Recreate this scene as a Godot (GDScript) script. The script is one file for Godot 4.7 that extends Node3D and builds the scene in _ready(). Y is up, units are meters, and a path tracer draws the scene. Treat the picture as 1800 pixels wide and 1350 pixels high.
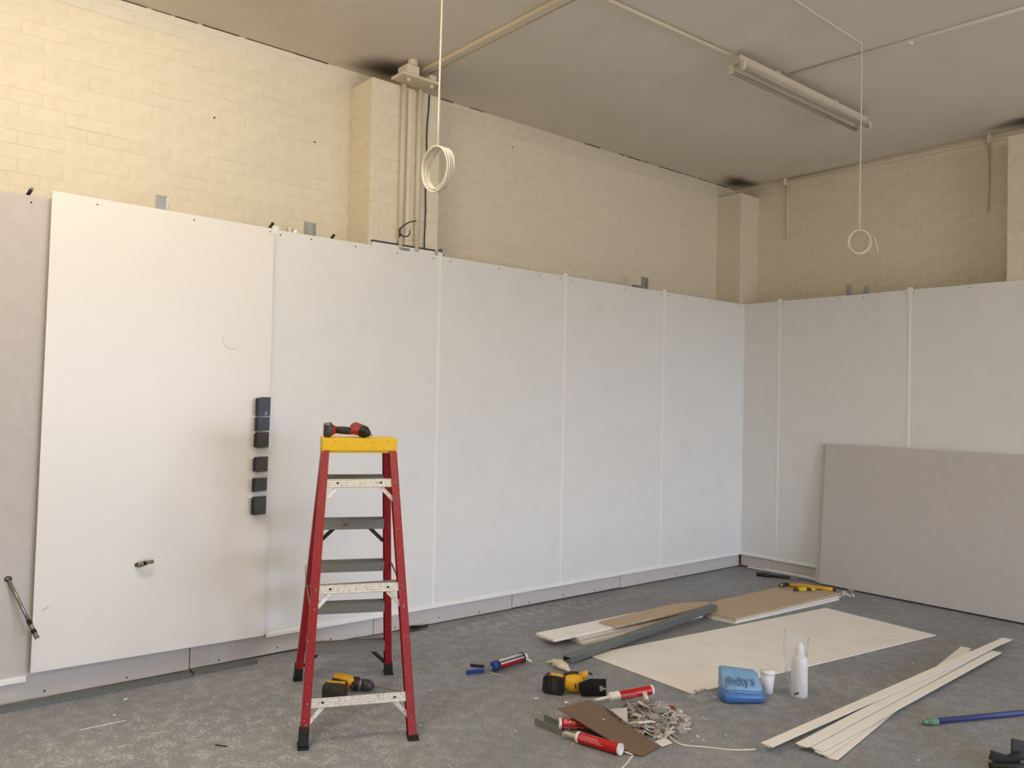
extends Node3D
# An empty shop being lined with white panels. Back wall panels face z = 0, right wall panels face x = 0, floor y = 0.

var M := {}
var rng := RandomNumberGenerator.new()
const CEIL := 3.82
const HOLES := [Vector3(-5.157, 3.269, -0.31), Vector3(-4.485, 3.266, -0.31), Vector3(-2.762, 3.605, -0.31)]
const EYE := Vector3(-6.991, 1.561, 4.742)

func _ready() -> void:
	rng.seed = 7
	var cam := Camera3D.new()
	cam.name = "camera"
	cam.fov = 49.868
	cam.near = 0.05
	cam.far = 60.0
	cam.position = EYE
	cam.rotation = Vector3(0.0219173, -0.7024151, 0.0215782)
	add_child(cam)
	cam.current = true
	var env := Environment.new()
	env.background_mode = Environment.BG_SKY
	var sky := Sky.new()
	var sm := ProceduralSkyMaterial.new()
	sm.sky_top_color = Color(0.62, 0.74, 0.95)
	sm.sky_horizon_color = Color(0.86, 0.91, 1.0)
	sm.ground_bottom_color = Color(0.35, 0.36, 0.38)
	sm.ground_horizon_color = Color(0.6, 0.63, 0.68)
	sm.sky_energy_multiplier = 3.0
	sm.ground_energy_multiplier = 1.2
	sky.sky_material = sm
	env.sky = sky
	env.tonemap_mode = Environment.TONE_MAPPER_LINEAR
	env.tonemap_exposure = 1.1
	env.sdfgi_enabled = true
	env.ssao_enabled = true
	env.ssil_enabled = true
	var we := WorldEnvironment.new()
	we.name = "environment"
	we.environment = env
	add_child(we)
	# daylight coming in at the shop window behind the camera
	var day := AreaLight3D.new()
	day.name = "daylight"
	day.area_size = Vector2(5.0, 2.2)
	day.light_color = Color(0.93, 0.955, 1.0)
	day.light_energy = 13.0
	day.area_range = 30.0
	day.area_attenuation = 2.0
	day.shadow_enabled = true
	day.position = Vector3(-3.2, 1.6, 11.35)
	add_child(day)

	materials()
	room()
	lamps()
	panels()
	ceiling_run()
	wall_bits()
	ladder()
	drills()
	boards()
	small_things()
	litter()

# ------------------------------------------------------------------ helpers
func geo(flat := true) -> SurfaceTool:
	var st := SurfaceTool.new()
	st.begin(Mesh.PRIMITIVE_TRIANGLES)
	st.set_smooth_group(-1 if flat else 0)
	return st

func tri(st: SurfaceTool, a: Vector3, b: Vector3, c: Vector3, out: Vector3) -> void:
	if (b - a).cross(c - a).dot(out) > 0.0:
		var t := b
		b = c
		c = t
	st.add_vertex(a)
	st.add_vertex(b)
	st.add_vertex(c)

func quad(st: SurfaceTool, a: Vector3, b: Vector3, c: Vector3, d: Vector3, out: Vector3) -> void:
	tri(st, a, b, c, out)
	tri(st, a, c, d, out)

# box with chamfered edges
func box(st: SurfaceTool, at: Vector3, size: Vector3, e := 0.002, b := Basis()) -> void:
	var h := size * 0.5
	e = minf(e, minf(h.x, minf(h.y, h.z)) * 0.6)
	var p := func(s: Vector3, k: int) -> Vector3:
		var v := Vector3(s.x * (h.x - e), s.y * (h.y - e), s.z * (h.z - e))
		v[k] = s[k] * h[k]
		return at + b * v
	for k in 3:
		var i := (k + 1) % 3
		var j := (k + 2) % 3
		for s in [-1.0, 1.0]:
			var c := []
			for q in [[-1.0, -1.0], [1.0, -1.0], [1.0, 1.0], [-1.0, 1.0]]:
				var v := Vector3.ZERO
				v[k] = s
				v[i] = q[0]
				v[j] = q[1]
				c.append(p.call(v, k))
			var n := Vector3.ZERO
			n[k] = s
			quad(st, c[0], c[1], c[2], c[3], b * n)
			for t in [-1.0, 1.0]:
				var u := Vector3.ZERO
				u[k] = s
				u[i] = t
				u[j] = -1.0
				var w := u
				w[j] = 1.0
				quad(st, p.call(u, k), p.call(w, k), p.call(w, i), p.call(u, i), b * Vector3(u.x + w.x, u.y + w.y, u.z + w.z))
	for x in [-1.0, 1.0]:
		for y in [-1.0, 1.0]:
			for z in [-1.0, 1.0]:
				var v := Vector3(x, y, z)
				tri(st, p.call(v, 0), p.call(v, 1), p.call(v, 2), b * v)

# a square beam from a to c, wide along side, deep across it
func beam(st: SurfaceTool, a: Vector3, c: Vector3, side: Vector3, wide: float, deep: float, e := 0.002) -> void:
	var y := (c - a).normalized()
	var x := (side - y * side.dot(y)).normalized()
	var z := x.cross(y)
	box(st, (a + c) * 0.5, Vector3(wide, a.distance_to(c), deep), e, Basis(x, y, z))

func tube(st: SurfaceTool, pts: PackedVector3Array, r: float, n := 8, closed := false, r1 := -1.0) -> void:
	var rings := []
	var m := pts.size()
	var x := Vector3.ZERO
	for i in m:
		var d := (pts[(i + 1) % m] - pts[(i - 1 + m) % m]) if closed else (pts[mini(i + 1, m - 1)] - pts[maxi(i - 1, 0)])
		d = d.normalized()
		if i == 0:
			x = d.cross(Vector3.UP if absf(d.y) < 0.9 else Vector3.RIGHT).normalized()
		x = (x - d * x.dot(d)).normalized()
		var y := d.cross(x)
		var ring := PackedVector3Array()
		var rr := r if r1 < 0.0 else lerpf(r, r1, float(i) / (m - 1))
		for k in n:
			ring.append(pts[i] + (x * cos(TAU * k / n) + y * sin(TAU * k / n)) * rr)
		rings.append(ring)
	var segs := m if closed else m - 1
	for i in segs:
		var c := (pts[i] + pts[(i + 1) % m]) * 0.5
		for k in n:
			var a: Vector3 = rings[i][k]
			var b: Vector3 = rings[i][(k + 1) % n]
			var d: Vector3 = rings[(i + 1) % m][(k + 1) % n]
			var e: Vector3 = rings[(i + 1) % m][k]
			quad(st, a, b, d, e, (a + b + d + e) * 0.25 - c)
	if not closed:
		for q in [[0, 1], [m - 1, m - 2]]:
			var out: Vector3 = pts[q[0]] - pts[q[1]]
			for k in n:
				tri(st, pts[q[0]], rings[q[0]][k], rings[q[0]][(k + 1) % n], out)

# turned shape: profile of (radius, height) along the y axis of xf, u runs round it and v along
func lathe(st: SurfaceTool, prof: Array, n := 24, xf := Transform3D(), u0 := 0.0) -> void:
	var total := 0.0
	var v := [0.0]
	for i in range(1, prof.size()):
		total += prof[i].distance_to(prof[i - 1])
		v.append(total)
	for i in prof.size() - 1:
		var p: Vector2 = prof[i]
		var q: Vector2 = prof[i + 1]
		var nr := Vector2(q.y - p.y, p.x - q.x)
		for k in n:
			var a0 := TAU * k / n
			var a1 := TAU * (k + 1) / n
			var pts := [Vector3(p.x * cos(a0), p.y, p.x * sin(a0)), Vector3(p.x * cos(a1), p.y, p.x * sin(a1)), Vector3(q.x * cos(a1), q.y, q.x * sin(a1)), Vector3(q.x * cos(a0), q.y, q.x * sin(a0))]
			var uv := [Vector2(u0 + float(k) / n, v[i] / total), Vector2(u0 + float(k + 1) / n, v[i] / total), Vector2(u0 + float(k + 1) / n, v[i + 1] / total), Vector2(u0 + float(k) / n, v[i + 1] / total)]
			var am := (a0 + a1) * 0.5
			var out := Vector3(nr.x * cos(am), nr.y, nr.x * sin(am))
			for t in [[0, 1, 2], [0, 2, 3]]:
				var o: Array = t
				if (pts[o[1]] - pts[o[0]]).cross(pts[o[2]] - pts[o[0]]).dot(out) > 0.0:
					o = [t[0], t[2], t[1]]
				for j in o:
					st.set_uv(uv[j])
					st.add_vertex(xf * pts[j])

# polygon (x, y) pushed along z by h, both ways from zero
func prism(st: SurfaceTool, poly: PackedVector2Array, h: float, xf := Transform3D()) -> void:
	var ids := Geometry2D.triangulate_polygon(poly)
	var cw := Geometry2D.is_polygon_clockwise(poly)
	for s in [-1.0, 1.0]:
		var z: float = s * h * 0.5
		for i in range(0, ids.size(), 3):
			var a := poly[ids[i]]
			var b := poly[ids[i + 1]]
			var c := poly[ids[i + 2]]
			tri(st, xf * Vector3(a.x, a.y, z), xf * Vector3(b.x, b.y, z), xf * Vector3(c.x, c.y, z), xf.basis * Vector3(0, 0, s))
	for i in poly.size():
		var a := poly[i]
		var b := poly[(i + 1) % poly.size()]
		var n := Vector3(b.y - a.y, a.x - b.x, 0) * (-1.0 if cw else 1.0)
		quad(st, xf * Vector3(a.x, a.y, -h * 0.5), xf * Vector3(b.x, b.y, -h * 0.5), xf * Vector3(b.x, b.y, h * 0.5), xf * Vector3(a.x, a.y, h * 0.5), xf.basis * n)

# skin over rounded sections: each is [centre, half width vector, half height vector, roundness exponent]
func loft(st: SurfaceTool, secs: Array, n := 16) -> void:
	var rings := []
	for s in secs:
		var ring := PackedVector3Array()
		var ex: float = 2.0 / (s[3] if s.size() > 3 else 2.5)
		for k in n:
			var a := TAU * (k + 0.5) / n
			ring.append(s[0] + s[1] * signf(cos(a)) * pow(absf(cos(a)), ex) + s[2] * signf(sin(a)) * pow(absf(sin(a)), ex))
		rings.append(ring)
	for i in secs.size() - 1:
		var c: Vector3 = (secs[i][0] + secs[i + 1][0]) * 0.5
		for k in n:
			var a: Vector3 = rings[i][k]
			var b: Vector3 = rings[i][(k + 1) % n]
			var d: Vector3 = rings[i + 1][(k + 1) % n]
			var e: Vector3 = rings[i + 1][k]
			quad(st, a, b, d, e, (a + b + d + e) * 0.25 - c)
	for q in [[0, 1], [secs.size() - 1, secs.size() - 2]]:
		for k in n:
			tri(st, secs[q[0]][0], rings[q[0]][k], rings[q[0]][(k + 1) % n], secs[q[0]][0] - secs[q[1]][0])

func obj(called: String, st: SurfaceTool, m: Material, parent: Node3D = self) -> MeshInstance3D:
	st.generate_normals()
	var o := MeshInstance3D.new()
	o.name = called
	o.mesh = st.commit()
	o.material_override = m
	o.cast_shadow = GeometryInstance3D.SHADOW_CASTING_SETTING_ON
	parent.add_child(o, true)
	return o

var used := {}
func numbered(called: String) -> String:
	used[called] = used.get(called, -1) + 1
	return called if used[called] == 0 else "%s_%03d" % [called, used[called]]

func tag(o: Node3D, label: String, category: String, group := "") -> Node3D:
	o.name = numbered(o.name) if o.get_parent() == self and not o.has_meta("done") else String(o.name)
	o.set_meta("label", label)
	o.set_meta("category", category)
	if group:
		o.set_meta("group", group)
	return o

func thing(called: String, label: String, category: String, at := Vector3.ZERO, turn := 0.0, group := "") -> Node3D:
	var o := Node3D.new()
	o.name = numbered(called)
	o.set_meta("done", true)
	add_child(o)
	o.position = at
	o.rotation_degrees.y = turn
	return tag(o, label, category, group)

func single(called: String, st: SurfaceTool, m: Material, label: String, category: String, group := "") -> MeshInstance3D:
	var o := obj(numbered(called), st, m)
	o.set_meta("done", true)
	tag(o, label, category, group)
	return o

func struct(called: String, st: SurfaceTool, m: Material) -> MeshInstance3D:
	var o := obj(called, st, m)
	o.set_meta("kind", "structure")
	return o

func noise_tex(f: float, offs: Array, cols: Array, s := 1, size := 512, oct := 4, kind := FastNoiseLite.TYPE_SIMPLEX_SMOOTH) -> NoiseTexture2D:
	var n := FastNoiseLite.new()
	n.noise_type = kind
	n.seed = s
	n.frequency = f
	n.fractal_octaves = oct
	var g := Gradient.new()
	g.offsets = PackedFloat32Array(offs)
	g.colors = PackedColorArray(cols)
	var t := NoiseTexture2D.new()
	t.width = size
	t.height = size
	t.seamless = true
	t.noise = n
	t.color_ramp = g
	return t

func bump_tex(f: float, s := 1, size := 512, strength := 4.0) -> NoiseTexture2D:
	var n := FastNoiseLite.new()
	n.seed = s
	n.frequency = f
	n.fractal_octaves = 4
	var t := NoiseTexture2D.new()
	t.width = size
	t.height = size
	t.seamless = true
	t.noise = n
	t.as_normal_map = true
	t.bump_strength = strength
	return t

func mat(called: String, c: Color, rough := 0.6, metal := 0.0, tex: Texture2D = null, scale := 1.0, bump: Texture2D = null, bscale := 1.0) -> StandardMaterial3D:
	var m := StandardMaterial3D.new()
	m.resource_name = called
	m.albedo_color = c
	m.roughness = rough
	m.metallic = metal
	if tex or bump:
		m.uv1_triplanar = true
		m.uv1_world_triplanar = false
		m.uv1_scale = Vector3.ONE * scale
	if tex:
		m.albedo_texture = tex
	if bump:
		m.normal_enabled = true
		m.normal_texture = bump
		m.normal_scale = bscale
	M[called] = m
	return m

func c8(r: int, g: int, b: int) -> Color:
	return Color8(r, g, b)

func materials() -> void:
	var w := Color.WHITE
	var soft := bump_tex(0.02, 3, 512, 3.0)
	var fine := bump_tex(0.09, 5, 512, 4.0)
	var paint := noise_tex(0.012, [0.0, 0.45, 0.62, 1.0], [c8(230, 219, 195), c8(234, 223, 201), c8(236, 226, 204), c8(232, 221, 199)], 11)
	for i in 3:
		var k: float = [0.995, 1.0, 0.988][i]
		mat("brick%d" % i, Color(k, k, k), 0.62, 0.0, paint, 1.3 + 0.2 * i, soft, 0.35)
	mat("mortar", c8(243, 240, 234), 0.7, 0.0, paint, 1.0)
	var cp := noise_tex(0.01, [0.0, 0.5, 1.0], [c8(230, 221, 205), c8(234, 225, 209), c8(236, 227, 212)], 21)
	mat("ceiling", w, 0.75, 0.0, cp, 0.35)
	mat("ceiling_brick", w, 0.7, 0.0, cp, 1.3)
	var pn := noise_tex(0.008, [0.0, 0.25, 0.5, 1.0], [c8(230, 230, 227), c8(233, 233, 230), c8(234, 234, 231), c8(235, 235, 232)], 31)
	mat("panel_warm", c8(238, 234, 228), 0.32)
	mat("panel", w, 0.3, 0.0, pn, 0.8)
	M.panel.metallic_specular = 0.45
	mat("strip", c8(246, 245, 242), 0.35)
	var gb := noise_tex(0.02, [0.0, 0.5, 1.0], [c8(200, 194, 189), c8(203, 197, 192), c8(206, 200, 195)], 41)
	mat("plasterboard", w, 0.8, 0.0, gb, 1.0)
	mat("board_edge", c8(226, 220, 210), 0.85, 0.0, null, 1.0, fine, 0.4)
	mat("sheet", c8(252, 248, 242), 0.45, 0.0, noise_tex(0.01, [0.0, 0.5, 1.0], [c8(246, 244, 241), c8(252, 251, 249), c8(255, 254, 252)], 43), 0.7)
	mat("cream_strip", c8(251, 246, 238), 0.4)
	var tn := noise_tex(0.03, [0.0, 0.5, 1.0], [c8(184, 162, 133), c8(196, 174, 146), c8(204, 183, 156)], 51)
	mat("tan_board", w, 0.75, 0.0, tn, 1.5)
	var hb := noise_tex(0.11, [0.0, 0.42, 0.6, 0.8, 1.0], [c8(74, 56, 42), c8(112, 90, 72), c8(124, 102, 84), c8(146, 122, 102), c8(170, 146, 122)], 52, 512, 5)
	mat("hardboard", w, 0.7, 0.0, hb, 3.0)
	var gv := noise_tex(0.03, [0.0, 0.5, 1.0], [c8(120, 124, 122), c8(134, 138, 136), c8(148, 152, 151)], 61, 512, 4, FastNoiseLite.TYPE_CELLULAR)
	mat("galvanised", w, 0.45, 0.3, gv, 3.0)
	mat("track_metal", w, 0.5, 0.25, noise_tex(0.03, [0.0, 0.5, 1.0], [c8(98, 104, 101), c8(110, 116, 113), c8(122, 128, 125)], 62), 3.0)
	mat("galvanised_light", c8(176, 178, 176), 0.45, 0.2)
	mat("shiny_metal", c8(206, 206, 204), 0.25, 1.0)
	mat("dark_metal", c8(58, 56, 52), 0.45, 0.6)
	mat("crack", c8(66, 54, 42), 0.9)
	mat("screw", c8(38, 34, 30), 0.5, 0.5)
	mat("white_paint", c8(226, 214, 190), 0.5, 0.0, null, 1.0, soft, 0.2)
	mat("white_plastic", c8(236, 234, 228), 0.35)
	mat("dull_plastic", c8(214, 204, 186), 0.5)
	mat("clear_tube", c8(176, 166, 148), 0.3)
	mat("black", c8(26, 25, 24), 0.5)
	mat("black_gloss", c8(20, 20, 22), 0.3)
	mat("grey_black", c8(62, 58, 55), 0.4)
	mat("blue_black", c8(52, 51, 66), 0.35)
	mat("rubber", c8(32, 31, 28), 0.8, 0.0, null, 1.0, fine, 0.4)
	var rd := noise_tex(0.05, [0.0, 0.3, 0.73, 0.79, 0.85, 1.0], [c8(108, 10, 16), c8(146, 17, 24), c8(154, 20, 27), c8(164, 44, 44), c8(190, 116, 108), c8(214, 190, 180)], 71, 512, 5)
	mat("ladder_red", w, 0.38, 0.0, rd, 2.2)
	var yl := noise_tex(0.03, [0.0, 0.25, 0.65, 0.75, 1.0], [c8(150, 110, 20), c8(242, 190, 14), c8(248, 200, 22), c8(232, 190, 60), c8(206, 190, 150)], 72, 512, 5)
	mat("ladder_yellow", w, 0.42, 0.0, yl, 3.0)
	var al := noise_tex(0.03, [0.0, 0.22, 0.4, 0.6, 1.0], [c8(120, 112, 100), c8(190, 183, 170), c8(216, 210, 198), c8(226, 221, 210), c8(234, 230, 220)], 73, 512, 5)
	mat("dirty_aluminium", w, 0.45, 0.25, al, 3.0)
	var tr := noise_tex(0.04, [0.0, 0.5, 1.0], [c8(116, 114, 107), c8(128, 126, 119), c8(138, 135, 127)], 74)
	mat("tread_grey", w, 0.5, 0.1, tr, 3.0)
	mat("tool_red", c8(150, 28, 26), 0.45)
	mat("tool_yellow", c8(230, 174, 22), 0.45, 0.0, noise_tex(0.05, [0.0, 0.25, 0.45, 1.0], [c8(170, 140, 90), c8(236, 226, 200), w, w], 75), 4.0)
	mat("tool_black", c8(34, 31, 27), 0.55, 0.0, noise_tex(0.06, [0.0, 0.5, 0.7, 1.0], [w, w, c8(255, 240, 210), c8(255, 250, 240)], 76), 4.0)
	mat("battery_dusty", w, 0.65, 0.0, noise_tex(0.05, [0.0, 0.5, 0.66, 1.0], [c8(28, 26, 23), c8(36, 33, 29), c8(74, 64, 50), c8(130, 112, 84)], 77), 5.0)
	mat("steel", c8(150, 148, 144), 0.3, 0.9)
	mat("worn_steel", c8(140, 132, 122), 0.45, 0.6)
	mat("tool_blue", c8(24, 60, 142), 0.4)
	mat("blue_pole", c8(56, 66, 128), 0.4)
	mat("green_plastic", c8(106, 146, 122), 0.5)
	mat("chalk", c8(160, 160, 172), 0.8)
	mat("shred", c8(226, 216, 194), 0.8, 0.0, null, 1.0, fine, 0.6)
	mat("bolt", c8(44, 36, 26), 0.5, 0.4)
	mat("cup", c8(232, 228, 234), 0.4)
	mat("bottle_body", c8(224, 222, 220), 0.35)
	mat("pack_blue", c8(132, 168, 200), 0.28, 0.0, noise_tex(0.012, [0.0, 0.5, 1.0], [c8(205, 225, 245), c8(240, 248, 255), w], 78), 4.0, soft, 0.6)
	mat("pack_dark", c8(70, 116, 178), 0.3, 0.0, null, 1.0, soft, 0.5)
	mat("print", c8(74, 108, 134), 0.5)
	mat("cord", c8(230, 222, 204), 0.5)
	mat("cable", c8(236, 230, 214), 0.45)
	mat("black_cable", c8(30, 24, 18), 0.5)
	mat("tool_amber", c8(214, 158, 34), 0.45)
	mat("lime", c8(206, 190, 52), 0.45)
	mat("handle_brown", c8(74, 50, 40), 0.5)
	var film := mat("film", Color(0.95, 0.96, 0.97, 0.08), 0.12)
	film.transparency = BaseMaterial3D.TRANSPARENCY_ALPHA
	film.cull_mode = BaseMaterial3D.CULL_DISABLED
	var pane := mat("pane", Color(0.95, 0.98, 1.0, 0.06), 0.03)
	pane.transparency = BaseMaterial3D.TRANSPARENCY_ALPHA
	var pile := mat("pile", w, 0.85)
	pile.vertex_color_use_as_albedo = true
	pile.cull_mode = BaseMaterial3D.CULL_DISABLED
	var painted_shade := mat("painted_shade", w, 0.9)  # fading dark tint that paints shade onto the ceiling
	painted_shade.vertex_color_use_as_albedo = true
	painted_shade.transparency = BaseMaterial3D.TRANSPARENCY_ALPHA
	painted_shade.cull_mode = BaseMaterial3D.CULL_DISABLED
	var glow := mat("tube_glow", c8(255, 240, 214), 0.4)
	glow.emission_enabled = true
	glow.emission = c8(255, 244, 228)
	glow.emission_energy_multiplier = 3.0
	# floor: worn grey concrete with plaster dust where the dust lies
	var f := StandardMaterial3D.new()
	f.resource_name = "concrete"
	f.albedo_texture = ImageTexture.create_from_image(floor_picture())
	f.roughness = 0.62
	f.metallic_specular = 0.4
	f.detail_enabled = true
	f.detail_blend_mode = BaseMaterial3D.BLEND_MODE_MUL
	f.detail_uv_layer = BaseMaterial3D.DETAIL_UV_2
	f.detail_albedo = noise_tex(0.06, [0.0, 0.35, 0.6, 1.0], [c8(222, 221, 219), c8(240, 239, 238), c8(248, 248, 247), w], 81, 1024, 5)
	f.uv2_triplanar = true
	f.uv2_world_triplanar = true
	f.uv2_scale = Vector3.ONE * 0.9
	M["concrete"] = f

const FX0 := -7.0
const FW := 7.6
const FZ0 := -0.4
const FD := 3.8
func floor_picture() -> Image:
	var w := 2048
	var h := 1024
	var im := func(fr: float, s: int, oct: int, kind: int) -> PackedByteArray:
		var n := FastNoiseLite.new()
		n.seed = s
		n.noise_type = kind
		n.frequency = fr
		n.fractal_octaves = oct
		var g: Image = n.get_image(w, h, false, false, true)
		g.convert(Image.FORMAT_L8)
		return g.get_data()
	var big: PackedByteArray = im.call(0.004, 101, 4, FastNoiseLite.TYPE_SIMPLEX_SMOOTH)
	var mid: PackedByteArray = im.call(0.035, 102, 5, FastNoiseLite.TYPE_SIMPLEX_SMOOTH)
	var spk: PackedByteArray = im.call(0.16, 103, 4, FastNoiseLite.TYPE_SIMPLEX)
	var hue: PackedByteArray = im.call(0.006, 104, 3, FastNoiseLite.TYPE_SIMPLEX_SMOOTH)
	# dust: [x, z, radius along x, radius along z, strength]
	var dust := [[-2.85, 0.16, 0.75, 0.13, 0.9], [-3.3, 0.3, 0.5, 0.12, 0.5], [-1.9, 0.2, 0.6, 0.12, 0.35], [-3.95, 1.68, 0.22, 0.1, 0.7], [-3.7, 1.95, 0.3, 0.3, 0.35], [-5.4, 0.9, 1.1, 0.6, 0.42], [-6.2, 0.9, 0.8, 0.5, 0.42], [-5.2, 1.5, 0.6, 0.4, 0.42], [-2.6, 2.4, 0.7, 0.4, 0.2], [-4.3, 0.5, 0.6, 0.3, 0.3]]
	var o := PackedByteArray()
	o.resize(w * h * 3)
	for y in h:
		var z := FZ0 + FD * y / h
		var near := []
		for d in dust:
			if absf(z - d[1]) < d[3] * 2.0:
				near.append(d)
		for x in w:
			var i := y * w + x
			var px := FX0 + FW * x / w
			var v := 0.6 + (big[i] - 128) * 0.0003 + (mid[i] - 128) * 0.00025 + (spk[i] - 128) * 0.0003
			var dd := 0.0
			for d in near:
				var ex: float = (px - d[0]) / d[2]
				var ez: float = (z - d[1]) / d[3]
				var q := ex * ex + ez * ez
				if q < 3.0:
					dd += d[4] * exp(-q * 1.4)
			var k := clampf((spk[i] * 0.6 + mid[i] * 0.6 - 158.0) / 60.0, 0.0, 1.0) * clampf(0.1 + dd * 0.6, 0.0, 1.0)
			v += k * 0.26 + dd * 0.035
			var t := (hue[i] - 128) * 0.00007
			o[i * 3] = int(clampf(v - 0.01 + t + k * 0.02, 0.0, 1.0) * 255.0)
			o[i * 3 + 1] = int(clampf(v - 0.002, 0.0, 1.0) * 255.0)
			o[i * 3 + 2] = int(clampf(v + 0.01 - t - k * 0.018, 0.0, 1.0) * 255.0)
	return Image.create_from_data(w, h, false, Image.FORMAT_RGB8, o)

# ------------------------------------------------------------------ room
var brick_pool := {}
func brick_mesh(w: float, h: float, deep: float) -> Mesh:
	var key := "%d_%d" % [roundi(w * 500.0), roundi(h * 1000.0)]
	if not brick_pool.has(key):
		var st := geo()
		box(st, Vector3.ZERO, Vector3(roundi(w * 500.0) / 500.0, roundi(h * 1000.0) / 1000.0, deep), 0.0011)
		st.generate_normals()
		brick_pool[key] = st.commit()
	return brick_pool[key]

# courses of painted bricks on a face: from the lower corner at, along u, facing n; the nearest 300 are parts, the rest one part
func bricks(parent: Node3D, at: Vector3, u: Vector3, n: Vector3, length: float, top: float, shift := 0.0, skip := [], painted_top := false, most := 300) -> void:
	var list := []
	var row := 0
	var y := at.y
	while y < top - 0.02:
		var h := minf(0.0732, top - y - 0.003)
		var s := -0.225 * (0.5 if row % 2 else 0.0) - shift
		while s < length:
			var a := maxf(s, 0.0)
			var b := minf(s + 0.225, length)
			var keep := b - a > 0.008
			for q in skip:
				if a > q[0] and b < q[1]:
					keep = false
			if keep:
				var mid := at + u * ((a + b) * 0.5) + Vector3.UP * (y - at.y + h * 0.5)
				list.append([mid.distance_to(EYE), mid, b - a - [0.0, 0.0, 0.0, 0.002, 0.002, 0.005][rng.randi() % 6], h + [0.0018, 0.0018, 0.0018, 0.0, 0.0, -0.0028][rng.randi() % 6], painted_top and y > top - 0.15])
			s += 0.225
		y += 0.075
		row += 1
	list.sort_custom(func(p, q): return p[0] < q[0])
	var rest := geo()
	var rest_n := 0
	for i in list.size():
		var e = list[i]
		var proud := rng.randf_range(-0.0006, 0.0004) + (0.0012 if rng.randf() < 0.06 else 0.0)
		var xf := Transform3D(Basis(u, Vector3.UP, n) * Basis(Vector3(rng.randf_range(-1, 1), rng.randf_range(-1, 1), rng.randf_range(-1, 1) + 0.01).normalized(), rng.randf_range(-0.004, 0.004)), e[1] + n * proud)
		var me := brick_mesh(e[2], e[3], 0.012)
		if i < most:
			var o := MeshInstance3D.new()
			o.name = "brick"
			o.mesh = me
			o.material_override = M.ceiling_brick if e[4] else M["brick%d" % rng.randi_range(0, 2)]
			o.transform = xf
			parent.add_child(o, true)
		else:
			rest.append_from(me, 0, xf)
			rest_n += 1
	if rest_n:
		var o := MeshInstance3D.new()
		o.name = "brickwork"
		o.mesh = rest.commit()
		o.material_override = M.brick1
		o.set_meta("kind", "stuff")
		parent.add_child(o, true)

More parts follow.
